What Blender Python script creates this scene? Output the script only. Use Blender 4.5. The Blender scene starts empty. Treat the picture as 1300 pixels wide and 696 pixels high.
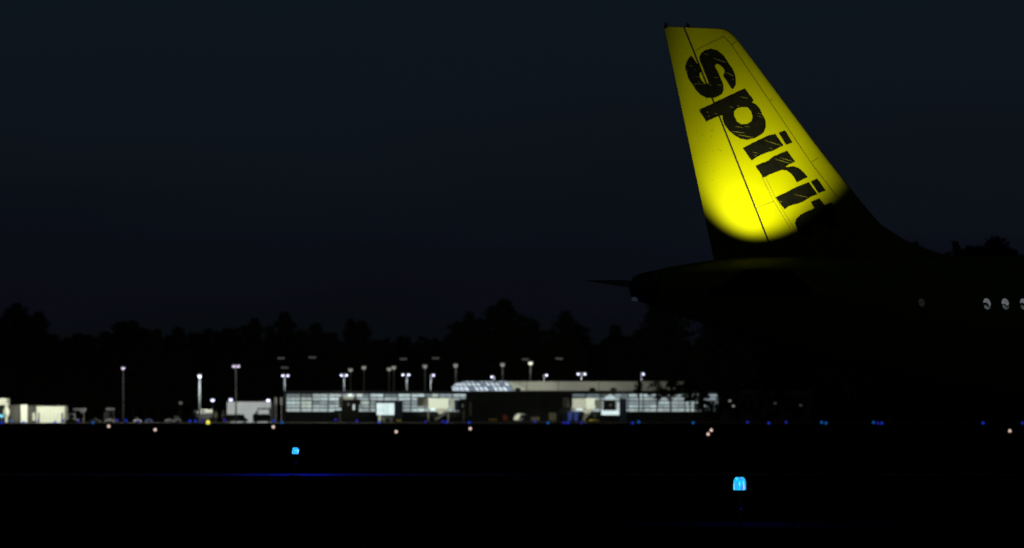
import bpy, bmesh, math, random
from mathutils import Vector, Matrix, geometry
random.seed(7)
PI = math.pi
scene = bpy.context.scene
COL = scene.collection

# ------------------------------------------------------------------ camera
FPX = 7222.0            # focal length in photo pixels (1300 wide)
HOR = 530.0             # horizon row of the photo
CAMH = 1.571
cd = bpy.data.cameras.new('camera'); cam = bpy.data.objects.new('camera', cd); COL.objects.link(cam)
cam.location = (0, 0, CAMH); cam.rotation_euler = (PI/2, 0, 0)
cd.sensor_width = 36; cd.lens = FPX/1300*36; cd.shift_y = (HOR-348)/1300
cd.clip_end = 12000; cd.clip_start = 0.5
cd.dof.use_dof = True; cd.dof.focus_distance = 107; cd.dof.aperture_fstop = 3.2
scene.camera = cam
scene.render.resolution_x = 1024; scene.render.resolution_y = 548

def W(px, py, D):
    return Vector(((px-650)/FPX*D, D, CAMH+(HOR-py)/FPX*D))
def X(px, D): return (px-650)/FPX*D
def Z(py, D): return CAMH+(HOR-py)/FPX*D

# ------------------------------------------------------------------ materials
def mat(name, col, rough=0.7, metal=0.0, var=0.12, scale=3.0, bump=0.0, spec=0.5, coat=0.0):
    m = bpy.data.materials.new(name); m.use_nodes = True
    nt = m.node_tree; b = nt.nodes['Principled BSDF']
    b.inputs['Roughness'].default_value = rough; b.inputs['Metallic'].default_value = metal
    b.inputs['Specular IOR Level'].default_value = spec
    if coat: b.inputs['Coat Weight'].default_value = coat
    tc = nt.nodes.new('ShaderNodeTexCoord'); n = nt.nodes.new('ShaderNodeTexNoise')
    n.inputs['Scale'].default_value = scale; n.inputs['Detail'].default_value = 6
    nt.links.new(tc.outputs['Object'], n.inputs['Vector'])
    r = nt.nodes.new('ShaderNodeValToRGB'); r.color_ramp.elements[0].position = 0.3; r.color_ramp.elements[1].position = 0.7
    a = [c*(1-var) for c in col]; d = [min(1, c*(1+var)) for c in col]
    r.color_ramp.elements[0].color = (*a, 1); r.color_ramp.elements[1].color = (*d, 1)
    nt.links.new(n.outputs['Fac'], r.inputs['Fac']); nt.links.new(r.outputs['Color'], b.inputs['Base Color'])
    if bump:
        bp = nt.nodes.new('ShaderNodeBump'); bp.inputs['Strength'].default_value = bump
        nt.links.new(n.outputs['Fac'], bp.inputs['Height']); nt.links.new(bp.outputs['Normal'], b.inputs['Normal'])
    return m
def emis(name, col, s, var=0.0, scale=1.0, sample=False):
    m = bpy.data.materials.new(name); m.use_nodes = True
    nt = m.node_tree; b = nt.nodes['Principled BSDF']
    b.inputs['Base Color'].default_value = (*[c*0.3 for c in col], 1)
    b.inputs['Roughness'].default_value = 0.3
    b.inputs['Emission Color'].default_value = (*col, 1); b.inputs['Emission Strength'].default_value = s
    if var:
        tc = nt.nodes.new('ShaderNodeTexCoord'); n = nt.nodes.new('ShaderNodeTexNoise')
        n.inputs['Scale'].default_value = scale; n.inputs['Detail'].default_value = 3
        nt.links.new(tc.outputs['Object'], n.inputs['Vector'])
        mr = nt.nodes.new('ShaderNodeMapRange'); mr.inputs[1].default_value = 0.3; mr.inputs[2].default_value = 0.7
        mr.inputs[3].default_value = s*(1-var); mr.inputs[4].default_value = s*(1+var)
        nt.links.new(n.outputs['Fac'], mr.inputs[0]); nt.links.new(mr.outputs[0], b.inputs['Emission Strength'])
    if not sample: m.cycles.emission_sampling = 'NONE'
    return m

M = dict(
 yellow=mat('yellow_paint', (0.68, 0.675, 0.0), 0.5, var=0.05, scale=1.1, spec=0.06),
 black=mat('black_lettering', (0.011, 0.011, 0.004), 0.5, var=0.3, scale=5, spec=0.12),
 seam=mat('seam_grime', (0.36, 0.345, 0.005), 0.8),
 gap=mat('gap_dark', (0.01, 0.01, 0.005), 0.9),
 metal=mat('bare_metal', (0.16, 0.16, 0.13), 0.7, 0.3),
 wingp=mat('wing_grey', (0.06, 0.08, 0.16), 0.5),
 rubber=mat('rubber', (0.015, 0.015, 0.015), 0.9),
 strut=mat('strut_grey', (0.3, 0.3, 0.3), 0.5),
 darkglass=mat('dark_glass', (0.01, 0.012, 0.015), 0.15),
 cabin=emis('cabin_light', (0.62, 0.68, 0.74), 0.17, 0.25, 9),
 cabindim=emis('cabin_dim', (0.55, 0.65, 0.68), 0.09, 0.7, 22),
 cabinfaint=emis('cabin_faint', (0.55, 0.55, 0.65), 0.016, 0.6, 20),
 grass=mat('grass_blades', (0.045, 0.07, 0.03), 0.9, var=0.4, scale=8, spec=0.05),
 soil=mat('grass_ground', (0.035, 0.04, 0.009), 1.0, var=0.4, scale=0.6, bump=0.4, spec=0.0),
 asphalt=mat('asphalt', (0.045, 0.045, 0.045), 1.0, var=0.2, scale=0.8, spec=0.0),
 concrete=mat('concrete', (0.26, 0.25, 0.23), 1.0, var=0.15, scale=0.3, spec=0.0),
 paintw=mat('edge_concrete', (0.5, 0.5, 0.5), 0.9, var=0.35, scale=2.0, spec=0.05),
 leaf=mat('foliage', (0.03, 0.05, 0.02), 0.9, var=0.4, scale=0.2, spec=0.1),
 bark=mat('bark', (0.07, 0.05, 0.035), 0.95, var=0.3, scale=1),
 white=mat('white_panel', (0.74, 0.80, 0.66), 0.7, var=0.05, scale=0.4),
 whitec=mat('pale_panel', (0.62, 0.66, 0.66), 0.7, var=0.06, scale=0.3),
 beige=mat('beige_panel', (0.52, 0.54, 0.45), 0.75, var=0.06, scale=0.3),
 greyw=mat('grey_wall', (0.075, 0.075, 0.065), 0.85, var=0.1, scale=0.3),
 dark=mat('dark_cladding', (0.03, 0.035, 0.032), 0.85, var=0.2, scale=0.3, spec=0.2),
 navy=mat('navy_cladding', (0.02, 0.035, 0.06), 0.8, var=0.15, scale=0.3, spec=0.2),
 olive=mat('olive_steel', (0.16, 0.16, 0.12), 0.7, var=0.2, scale=0.6),
 mull=mat('dark_mullion', (0.05, 0.06, 0.065), 0.6),
 pole=mat('galvanised_pole', (0.55, 0.58, 0.57), 0.6, var=0.1, scale=0.6),
 poled=mat('weathered_pole', (0.35, 0.34, 0.30), 0.7, var=0.1, scale=0.6),
 bluep=mat('blue_paint', (0.05, 0.10, 0.35), 0.6),
 carw=mat('white_car_paint', (0.7, 0.72, 0.70), 0.35, var=0.03),
 cars=mat('silver_car_paint', (0.45, 0.47, 0.50), 0.35, var=0.03),
 carb=mat('beige_car_paint', (0.42, 0.42, 0.30), 0.4, var=0.03),
 card=mat('dark_car_paint', (0.03, 0.035, 0.04), 0.35, var=0.1),
 yellowmat=mat('yellow_equipment', (0.6, 0.45, 0.03), 0.6),
 base=mat('light_base', (0.35, 0.22, 0.03), 0.6),
 red=mat('red_equipment', (0.35, 0.06, 0.04), 0.6),
)
G = {k: emis('glass_'+k, c, s*1.15, 0.22, 0.25) for k, (c, s) in dict(
 a=((0.62, 0.78, 0.80), 0.62), b=((0.60, 0.72, 0.72), 0.50), c=((0.55, 0.68, 0.74), 0.40), d=((0.45, 0.58, 0.62), 0.24),
 e=((0.62, 0.76, 0.68), 0.66), f=((0.40, 0.50, 0.50), 0.13)).items()}
GW = emis('glass_bright', (0.72, 0.90, 0.90), 0.98, 0.1, 0.8)
VA = emis('vault_glass_light', (0.64, 0.76, 0.86), 0.92, 0.15, 0.5)
VB = emis('vault_glass_blue', (0.40, 0.52, 0.72), 0.42, 0.2, 0.5)

# ------------------------------------------------------------------ mesh builder
class MB:
    def __init__(s): s.v = []; s.f = []; s.m = []
    def add(s, vs, fs, mi=0):
        o = len(s.v); s.v += [Vector(v) for v in vs]
        s.f += [tuple(i+o for i in f) for f in fs]; s.m += [mi]*len(fs); return s
    def box(s, x0, x1, y0, y1, z0, z1, mi=0):
        return s.add([(x0,y0,z0),(x1,y0,z0),(x1,y1,z0),(x0,y1,z0),(x0,y0,z1),(x1,y0,z1),(x1,y1,z1),(x0,y1,z1)],
                     [(0,3,2,1),(4,5,6,7),(0,1,5,4),(1,2,6,5),(2,3,7,6),(3,0,4,7)], mi)
    def bar(s, a, b, r, r2=None, n=8, mi=0):
        a = Vector(a); b = Vector(b); r2 = r if r2 is None else r2
        d = (b-a).normalized(); u = d.orthogonal().normalized(); w = d.cross(u)
        vs = [a+(u*math.cos(2*PI*i/n)+w*math.sin(2*PI*i/n))*r for i in range(n)] + \
             [b+(u*math.cos(2*PI*i/n)+w*math.sin(2*PI*i/n))*r2 for i in range(n)]
        fs = [(i, (i+1) % n, n+(i+1) % n, n+i) for i in range(n)]+[tuple(range(n))[::-1], tuple(range(n, 2*n))]
        return s.add(vs, fs, mi)
    def lathe(s, c, prof, n=16, mi=0, axis='z'):
        c = Vector(c); vs = []
        for (r, h) in prof:
            for i in range(n):
                a = 2*PI*i/n
                if axis == 'z': vs.append(c+Vector((r*math.cos(a), r*math.sin(a), h)))
                elif axis == 'x': vs.append(c+Vector((h, r*math.cos(a), r*math.sin(a))))
                else: vs.append(c+Vector((r*math.cos(a), h, r*math.sin(a))))
        fs = []
        for k in range(len(prof)-1):
            for i in range(n): fs.append((k*n+i, k*n+(i+1) % n, (k+1)*n+(i+1) % n, (k+1)*n+i))
        fs += [tuple(range(n))[::-1], tuple(range((len(prof)-1)*n, len(prof)*n))]
        return s.add(vs, fs, mi)
    def prism(s, pts, y0, y1, mi=0):       # outline in x,z, extruded along y
        n = len(pts)
        vs = [(x, y0, z) for x, z in pts]+[(x, y1, z) for x, z in pts]
        return s.add(vs, [tuple(range(n)), tuple(range(n, 2*n))[::-1]]+[(i, i+n, (i+1) % n+n, (i+1) % n) for i in range(n)], mi)
def wpos(p):
    v = Vector((0, 0, 0))
    while p is not None: v += p.location; p = p.parent
    return v
def obj(name, mb, mats, parent=None, local=False, smooth=False, normals=True):
    if not isinstance(mats, (list, tuple)): mats = [mats]
    off = Vector((0, 0, 0)) if (local or parent is None) else wpos(parent)
    me = bpy.data.meshes.new(name); me.from_pydata([v-off for v in mb.v], [], mb.f)
    for m_ in mats: me.materials.append(m_)
    for p, i in zip(me.polygons, mb.m): p.material_index = i; p.use_smooth = smooth
    if normals:
        bm = bmesh.new(); bm.from_mesh(me); bmesh.ops.recalc_face_normals(bm, faces=bm.faces); bm.to_mesh(me); bm.free()
    me.update()
    o = bpy.data.objects.new(name, me); COL.objects.link(o); o.parent = parent
    return o
def tag(o, label=None, cat=None, group=None, kind=None):
    if label: o['label'] = label
    if cat: o['category'] = cat
    if group: o['group'] = group
    if kind: o['kind'] = kind
    return o
def thing(name, label, cat, loc, group=None):
    o = bpy.data.objects.new(name, None); COL.objects.link(o); o.location = loc; o.empty_display_size = 0.3
    return tag(o, label, cat, group)
def copy_tree(o, parent=None):
    c = o.copy(); COL.objects.link(c); c.parent = parent
    for ch in [k for k in bpy.data.objects if k.parent == o]: copy_tree(ch, c)
    return c
def lamp(name, kind, loc, power, col, parent=None, size=0.1, target=None, angle=60, blend=0.4):
    l = bpy.data.lights.new(name, kind); l.energy = power; l.color = col; l.shadow_soft_size = size
    o = bpy.data.objects.new(name, l); COL.objects.link(o); loc = Vector(loc)
    o.location = loc
    if kind == 'SPOT':
        l.spot_size = math.radians(angle); l.spot_blend = blend
        o.rotation_euler = (Vector(target)-loc).to_track_quat('-Z', 'Y').to_euler()
    if parent is not None: o.parent = parent
    return o

# ------------------------------------------------------------------ world (night sky, last light)
w = bpy.data.worlds.new('World'); scene.world = w; w.use_nodes = True
nt = w.node_tree; bg = nt.nodes['Background']
tc = nt.nodes.new('ShaderNodeTexCoord'); sx = nt.nodes.new('ShaderNodeSeparateXYZ'); nt.links.new(tc.outputs['Generated'], sx.inputs[0])
nz = nt.nodes.new('ShaderNodeTexNoise'); nz.inputs['Scale'].default_value = 14; nz.inputs['Detail'].default_value = 2
mp = nt.nodes.new('ShaderNodeMapping'); mp.inputs['Scale'].default_value = (1, 1, 5); nt.links.new(tc.outputs['Generated'], mp.inputs[0]); nt.links.new(mp.outputs[0], nz.inputs['Vector'])
ma = nt.nodes.new('ShaderNodeMath'); ma.operation = 'MULTIPLY_ADD'; ma.inputs[1].default_value = 0.030; ma.inputs[2].default_value = -0.015
nt.links.new(nz.outputs['Fac'], ma.inputs[0])
ad = nt.nodes.new('ShaderNodeMath'); ad.operation = 'ADD'; nt.links.new(sx.outputs['Z'], ad.inputs[0]); nt.links.new(ma.outputs[0], ad.inputs[1])
mr = nt.nodes.new('ShaderNodeMapRange'); mr.inputs[1].default_value = 0.0; mr.inputs[2].default_value = 0.3; nt.links.new(ad.outputs[0], mr.inputs[0])
rp = nt.nodes.new('ShaderNodeValToRGB'); nt.links.new(mr.outputs[0], rp.inputs['Fac'])
def lin(r, g, b):
    f = lambda c: (c/255/12.92) if c/255 <= 0.04045 else ((c/255+0.055)/1.055)**2.4
    return (f(r), f(g), f(b), 1)
el = rp.color_ramp.elements
stops = [(0.0, lin(7, 10, 12)), (0.046, lin(8, 11, 15)), (0.069, lin(10, 11, 19)), (0.106, lin(11, 14, 22)), (0.15, lin(13, 18, 25)), (0.20, lin(13, 20, 27)), (0.25, lin(14, 22, 29)), (0.45, lin(8, 13, 17)), (1.0, lin(2, 4, 6))]
el[0].position, el[0].color = stops[0]; el[1].position, el[1].color = stops[-1]
for p, c in stops[1:-1]:
    e = el.new(p); e.color = c
nt.links.new(rp.outputs['Color'], bg.inputs['Color']); bg.inputs['Strength'].default_value = 1.0

# ------------------------------------------------------------------ ground
def sheet(name, x0, x1, y0, y1, z, m, label=None):
    b = MB(); b.add([(x0, y0, z), (x1, y0, z), (x1, y1, z), (x0, y1, z)], [(0, 1, 2, 3)])
    return tag(obj(name, b, m), kind='structure')
sheet('ground', -3000, 3000, -300, 6000, 0, M['soil'])
sheet('taxiway', -900, 900, 153.9, 196, 0.03, M['asphalt'])
b = MB()
for i in range(40):
    x0 = -60+i*3.0
    b.box(x0, x0+2.985, 153.2, 153.9, 0.0, 0.05)
tag(obj('kerb', b, M['paintw']), kind='structure')
sheet('runway', -1500, 1500, 520, 580, 0.03, M['asphalt'])
sheet('apron', -600, 600, 1490, 1852, 0.04, M['concrete'])

# grass standing up in front of the pavement edge and round the edge lights
def blades(spots, n):
    b = MB()
    for _ in range(n):
        cx, cy, sx_, sy_ = random.choice(spots)
        x = cx+random.gauss(0, sx_); y = cy+random.gauss(0, sy_)
        if 152.3 < y < 154.3: continue
        for _k in range(3):
            h = random.uniform(0.04, 0.17); a = random.uniform(0, PI); ww = random.uniform(0.004, 0.010)
            ox = random.gauss(0, 0.03); oy = random.gauss(0, 0.03); lx = random.gauss(0, 0.035); ly = random.gauss(0, 0.03)
            dx, dy = math.cos(a)*ww, math.sin(a)*ww
            b.add([(x+ox-dx, y+oy-dy, 0), (x+ox+dx, y+oy+dy, 0), (x+ox+lx, y+oy+ly, h)], [(0, 1, 2)])
    return b
g = blades([(2.6, 76.2, 2.6, 1.2)]*3+[(2.2, 77.3, 1.9, 0.15), (-5.0, 155.6, .8, .2), (2, 95, 6, 9), (0, 125, 9, 12)], 15000)
tag(obj('grass', g, M['grass'], normals=False), 'short uneven grass on the dark field beside the edge lights', 'grass', kind='stuff')

# ------------------------------------------------------------------ AIRCRAFT
TH = math.radians(19); CT, ST = math.cos(TH), math.sin(TH)
TX, TY = 155/FPX*152, 152.0
jet = thing('passenger_jet', 'yellow passenger jet with a floodlit tail fin reading spirit in black', 'airplane', (TX, TY, 0))
jet.rotation_euler = (0, 0, TH)
def to_local(px, py, lat=0.0):      # photo pixel -> (t, z) on the plane at lateral offset lat (port positive)
    a = (px-650)/FPX
    # world x = TX + CT t - ST lat ; y = TY + ST t + CT lat
    t = (a*(TY+CT*lat)-TX+ST*lat)/(CT-ST*a)
    D = TY+ST*t+CT*lat
    return t, CAMH+(HOR-py)/FPX*D
def lerp_tab(tab, x):
    if x <= tab[0][0]: return tab[0][1:]
    for a, b_ in zip(tab, tab[1:]):
        if x <= b_[0]:
            k = (x-a[0])/(b_[0]-a[0]); k2 = k
            return tuple(p+(q-p)*k2 for p, q in zip(a[1:], b_[1:]))
    return tab[-1][1:]
# t, top, bottom, half width
FUS = [(0.0, 5.34, 4.76, .27), (0.12, 5.40, 4.68, .34), (0.55, 5.50, 4.55, .45), (1.1, 5.62, 4.37, .58), (2.2, 5.79, 4.02, .83), (3.2, 5.87, 3.72, 1.05), (4.2, 5.91, 3.43, 1.24), (5.2, 5.93, 3.14, 1.41),
       (6.5, 5.945, 2.80, 1.59), (8, 5.95, 2.44, 1.76), (9.5, 5.955, 2.15, 1.87), (11, 5.96, 1.95, 1.94), (12.5, 5.96, 1.85, 1.97), (14, 5.96, 1.82, 1.975), (30.5, 5.96, 1.82, 1.975), (32, 5.93, 1.83, 1.95),
       (33.5, 5.80, 1.88, 1.86), (34.6, 5.55, 1.97, 1.70), (35.5, 5.10, 2.10, 1.46), (36.3, 4.62, 2.32, 1.13), (37.0, 4.18, 2.62, .72), (37.4, 3.85, 2.90, .38), (37.57, 3.5, 3.25, .1)]
def fus_lat(t, z):
    top, bot, hw = lerp_tab(FUS, t); zc = (top+bot)/2; hh = (top-bot)/2
    q = max(0.0, 1-((z-zc)/hh)**2)
    return hw*math.sqrt(q)
def fuselage(t0, t1, step):
    b = MB(); n = 56; ts = []
    t = t0
    while t < t1-1e-6: ts.append(t); t += step if 1.2 < t < 33 else 0.18
    ts.append(t1)
    for t in ts:
        top, bot, hw = lerp_tab(FUS, t); zc = (top+bot)/2; hh = (top-bot)/2
        for i in range(n):
            a = 2*PI*i/n; b.v.append(Vector((t, hw*math.sin(a), zc+hh*math.cos(a))))
    for k in range(len(ts)-1):
        for i in range(n): b.f.append((k*n+i, k*n+(i+1) % n, (k+1)*n+(i+1) % n, (k+1)*n+i)); b.m.append(0)
    b.f += [tuple(range(n)), tuple(range((len(ts)-1)*n, len(ts)*n))]; b.m += [0, 0]
    return b
body = obj('fuselage', fuselage(0.52, 37.57, 0.4), M['yellow'], jet, local=True, smooth=True)
cone = obj('tail_cone', fuselage(0.0, 0.515, 0.1), M['metal'], jet, local=True, smooth=True)
b = MB(); b.lathe((-0.06, 0, 5.03), [(0.21, 0), (0.24, 0.02), (0.24, 0.10)], 20, axis='x'); obj('exhaust_nozzle', b, M['metal'], jet, local=True)
b = MB(); b.lathe((0.02, -0.05, 4.73), [(0.03, -0.10), (0.05, -0.07), (0.06, 0.0), (0.05, 0.05)], 10, axis='x')
obj('tail_light', b, emis('tail_lamp', (0.4, 0.6, 0.75), 0.03), jet, local=True)

# --- fin profile rows: (TE px,py), (LE px,py)
def te_x(py): return 843+(py-33)*(906-843)/(328-33)
LEP = [(36.4, 919.5), (39.5, 925.5), (44.5, 931), (52, 937.5), (60, 943.5), (79, 958), (116, 985.5), (150, 1011), (190, 1041), (230.5, 1073), (262, 1098), (285, 1118), (303.7, 1147), (313, 1167), (321, 1192), (330, 1222), (345, 1262)]
def le_x(py): return lerp_tab(LEP, py)[0]
def hinge_x(py): return 868.3+(py-35.3)*(973.5-868.3)/(305-35.3)
rows = [((te_x(33), 33), (919.5, 36.4)), ((te_x(34), 34), (921.5, 37.5)), ((te_x(36), 36), (925.5, 39.5)), ((te_x(42), 42), (931, 44.5)), ((te_x(51), 51), (937.5, 52))]
py = 60
while py < 326: rows.append(((te_x(py), py), (le_x(py), py))); py += 9
rows += [((te_x(327.5), 327.5), (le_x(327.5), 327.5)), ((te_x(342), 342), (le_x(342), 342))]
ZTOP = to_local(843, 33)[1]; ZROOT = 5.9
def maxth(z):
    k = min(1, max(0, (z-ZROOT)/(ZTOP-ZROOT))); return 0.28*(1-k)+0.095*k
def prof(c):                        # c: 0 at leading edge, 1 at trailing edge; 1 at max thickness
    c = min(1, max(0, c))
    return max(0.0, (0.2969*math.sqrt(c)-0.1260*c-0.3516*c*c+0.2843*c**3-0.1015*c**4)/0.1)*0.5*2*0.5
rowsL = []
for te, le in rows:
    tt, tz = to_local(*te); lt, lz = to_local(*le); hx = hinge_x((te[1])); ht, _ = to_local(hx, te[1])
    rowsL.append((tt, tz, lt, lz, ht))
def surf(t, z):                     # half thickness of the fin at (t,z)
    r0 = rowsL[0]
    for r in rowsL:
        if r[1] <= z: break
        r0 = r
    else: r = rowsL[-1]
    k = 0 if abs(r0[1]-r[1]) < 1e-6 else min(1, max(0, (r0[1]-z)/(r0[1]-r[1])))
    tt = r0[0]+(r[0]-r0[0])*k; lt = r0[2]+(r[2]-r0[2])*k
    return maxth(z)*prof((lt-t)/(lt-tt))
GAP = 0.027
def fin_mesh(part):
    b = MB(); ncol = 30
    cols = []
    for (tt, tz, lt, lz, ht) in rowsL:
        a, e = (lt, ht+GAP) if part == 'fin' else (ht-GAP, tt)
        line = []
        for i in range(ncol+1):
            k = i/ncol; kk = k*k if part == 'fin' else k
            t = a+(e-a)*kk; z = lz+(tz-lz)*(lt-t)/(lt-tt); c = (lt-t)/(lt-tt)
            line.append((t, z, maxth(z)*prof(c)+(0.006 if part != 'fin' else 0)))
        cols.append(line)
    for side in (-1, 1):
        for line in cols:
            for (t, z, h) in line: b.v.append(Vector((t, side*h, z)))
    nr = len(cols); nc = ncol+1; off = nr*nc
    for k in range(nr-1):
        for i in range(ncol):
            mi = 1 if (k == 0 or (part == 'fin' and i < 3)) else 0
            q = (k*nc+i, k*nc+i+1, (k+1)*nc+i+1, (k+1)*nc+i); b.f.append(q); b.f.append(tuple(j+off for j in q[::-1])); b.m += [mi, mi]
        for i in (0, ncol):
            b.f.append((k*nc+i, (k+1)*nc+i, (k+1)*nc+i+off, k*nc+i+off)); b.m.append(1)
    for k in (0, nr-1):
        for i in range(ncol):
            b.f.append((k*nc+i, k*nc+i+1, k*nc+i+1+off, k*nc+i+off)); b.m.append(0)
    return b
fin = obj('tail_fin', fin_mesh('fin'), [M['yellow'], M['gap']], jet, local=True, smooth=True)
rud = obj('rudder', fin_mesh('rudder'), [M['yellow'], M['gap']], jet, local=True, smooth=True)
for o in (fin, rud):
    md = o.modifiers.new('edge', 'EDGE_SPLIT'); md.split_angle = math.radians(35)
b = MB()
for k in range(len(rowsL)-1):
    (t1, z1, l1, y1, h1), (t2, z2, l2, y2, h2) = rowsL[k], rowsL[k+1]
    s1 = surf(h1, z1)*0.55; s2 = surf(h2, z2)*0.55
    b.add([(h1-0.03, -s1, z1-0.03), (h1+0.03, -s1, z1-0.03), (h2+0.03, -s2, z2), (h2-0.03, -s2, z2)], [(0, 1, 2, 3)])
    b.add([(h1-0.03, s1, z1-0.03), (h1+0.03, s1, z1-0.03), (h2+0.03, s2, z2), (h2-0.03, s2, z2)], [(0, 1, 2, 3)])
obj('hinge_gap_seal', b, M['gap'], fin, local=True)
# two small static wicks / antennas on the fin tip
for px in (846.5, 874):
    t, z = to_local(px, 34); b = MB(); b.prism([(t-0.07, z-0.05), (t+0.09, z-0.05), (t-0.02, z+0.11), (t-0.06, z+0.11)], -0.012, 0.012); obj('antenna', b, M['gap'], fin, local=True)

def px_surf(px, py, side=-1):
    lat = 0.0
    for _ in range(4):
        t, z = to_local(px, py, lat); lat = side*surf(t, z)
    return t, z
def decal(loops, name, m, parent, eps, step=0.16):
    """black shape following the curved skin of the fin, starboard side and mirrored to port"""
    pl = [[Vector((*px_surf(*p), 0)) for p in loop] for loop in loops]
    tris = geometry.tessellate_polygon(pl); flat = [p for l in pl for p in l]
    bm = bmesh.new(); vs = [bm.verts.new(p) for p in flat]
    for tr in tris:
        try: bm.faces.new([vs[i] for i in tr])
        except ValueError: pass
    for ax, idx in ((Vector((1, 0, 0)), 0), (Vector((0, 1, 0)), 1)):
        lo = min(p[idx] for p in flat); hi = max(p[idx] for p in flat); c = lo+step
        while c < hi:
            co = Vector((0, 0, 0)); co[idx] = c
            bmesh.ops.bisect_plane(bm, geom=bm.verts[:]+bm.edges[:]+bm.faces[:], plane_co=co, plane_no=ax); c += step
    bm.verts.ensure_lookup_table(); bm.verts.index_update()
    mb = MB()
    for v in bm.verts:
        t, z = v.co.x, v.co.y; mb.v.append(Vector((t, -(surf(t, z)+eps), z)))
    for f in bm.faces: mb.f.append(tuple(v.index for v in f.verts)); mb.m.append(0)
    bm.free()
    return obj(name, mb, m, parent, local=True, normals=False)
def cr(pts, ox, oy, s): return [(ox+x/s, oy+y/s) for x, y in pts]
def jag(loop, amp=0.35, seg=4.0):        # slightly hand-cut edge
    out = []
    for i, p in enumerate(loop):
        q = loop[(i+1) % len(loop)]; d = math.hypot(q[0]-p[0], q[1]-p[1]); n = max(1, int(d/seg)); out.append(p)
        for k in range(1, n):
            out.append((p[0]+(q[0]-p[0])*k/n+random.uniform(-amp, amp), p[1]+(q[1]-p[1])*k/n+random.uniform(-amp, amp)))
    return out
S_ = cr([(140,172),(165,195),(200,248),(235,285),(255,330),(232,352),(228,385),(250,430),(285,465),(325,468),(315,430),(290,370),(265,300),(235,235),(228,190),(245,155),(290,120),(350,105),(415,122),(470,165),(520,235),(565,300),(595,360),(608,420),(605,475),(575,522),(550,500),(520,450),(475,385),(490,350),(490,325),(465,290),(430,262),(405,257),(390,270),(395,300),(425,350),(450,410),(475,470),(480,530),(460,570),(420,595),(370,613),(300,612),(240,580),(190,530),(150,465),(110,405),(95,350),(78,300),(85,255),(110,210)], 860, 50, 8.19)
P_ = cr([(58,285),(535,65),(628,188),(605,208),(650,230),(695,280),(720,340),(752,400),(755,460),(735,515),(690,550),(640,578),(560,597),(490,585),(430,550),(370,500),(325,440),(305,385),(303,340),(255,352),(200,375),(135,410)], 880, 105, 8.19)
PH = cr([(455,268),(500,255),(565,258),(600,300),(617,360),(605,405),(560,435),(500,438),(455,410),(425,350),(425,300)], 880, 105, 8.19)
I1 = cr([(105,275),(270,190),(370,145),(445,128),(490,195),(527,245),(440,290),(340,325),(260,360),(198,402)], 930, 155, 8.19)
D1 = cr([(478,115),(545,92),(575,140),(620,215),(590,225),(560,238),(545,225),(510,165)], 930, 155, 8.19)
R_ = cr([(238,458),(370,405),(430,358),(565,300),(600,350),(648,415),(590,440),(540,472),(630,462),(690,485),(740,530),(778,575),(725,600),(668,630),(640,580),(610,540),(560,505),(510,498),(440,525),(316,580)], 930, 155, 8.19)
I2 = cr([(112,278),(300,185),(435,128),(520,248),(470,265),(355,330),(240,365),(200,395)], 970, 215, 7.73)
D2 = cr([(455,122),(518,93),(560,150),(603,212),(560,225),(535,238)], 970, 215, 7.73)
T_ = cr([(458,320),(540,287),(592,352),(655,328),(735,440),(668,470),(720,560),(640,600),(590,510),(470,570),(450,600),(475,650),(400,680),(330,610),(300,530),(315,485),(360,445),(492,382)], 970, 215, 7.73)
decal([jag(S_)], 'letter_s', M['black'], fin, 0.010)
decal([jag(P_), jag(PH)], 'letter_p', M['black'], fin, 0.010)
i1 = decal([jag(I1)], 'letter_i', M['black'], fin, 0.010); decal([D1], 'letter_i_dot', M['black'], fin, 0.010)
decal([jag(R_)], 'letter_r', M['black'], fin, 0.010)
decal([jag(I2)], 'letter_i', M['black'], fin, 0.010); decal([D2], 'letter_i_dot', M['black'], fin, 0.010)
decal([jag(T_)], 'letter_t', M['black'], fin, 0.010)
def strip(a, b_, w0):       # tapering scratch / seam quad in photo px
    dx, dy = b_[0]-a[0], b_[1]-a[1]; L = math.hypot(dx, dy); nx, ny = -dy/L*w0/2, dx/L*w0/2
    return [(a[0]-nx*.3, a[1]-ny*.3), ((a[0]+b_[0])/2-nx, (a[1]+b_[1])/2-ny), (b_[0]-nx*.5, b_[1]-ny*.5), (b_[0]+nx*.5, b_[1]+ny*.5), ((a[0]+b_[0])/2+nx, (a[1]+b_[1])/2+ny), (a[0]+nx*.3, a[1]+ny*.3)]
def joined(loops, name, m, parent, eps):
    for lp in loops:
        if lp and isinstance(lp[0][0], (list, tuple)): group = lp
        else: group = [lp]
        vm = {}; mb = MB()
        for g_ in group:
            ix = []
            for p in g_:
                k = (round(p[0], 2), round(p[1], 2))
                if k not in vm:
                    t, z = px_surf(*p); vm[k] = len(mb.v); mb.v.append(Vector((t, -(surf(t, z)+eps), z)))
                ix.append(vm[k])
            mb.f.append(tuple(ix)); mb.m.append(0)
        obj(name, mb, m, parent, local=True, normals=False)
sc = []
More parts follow.
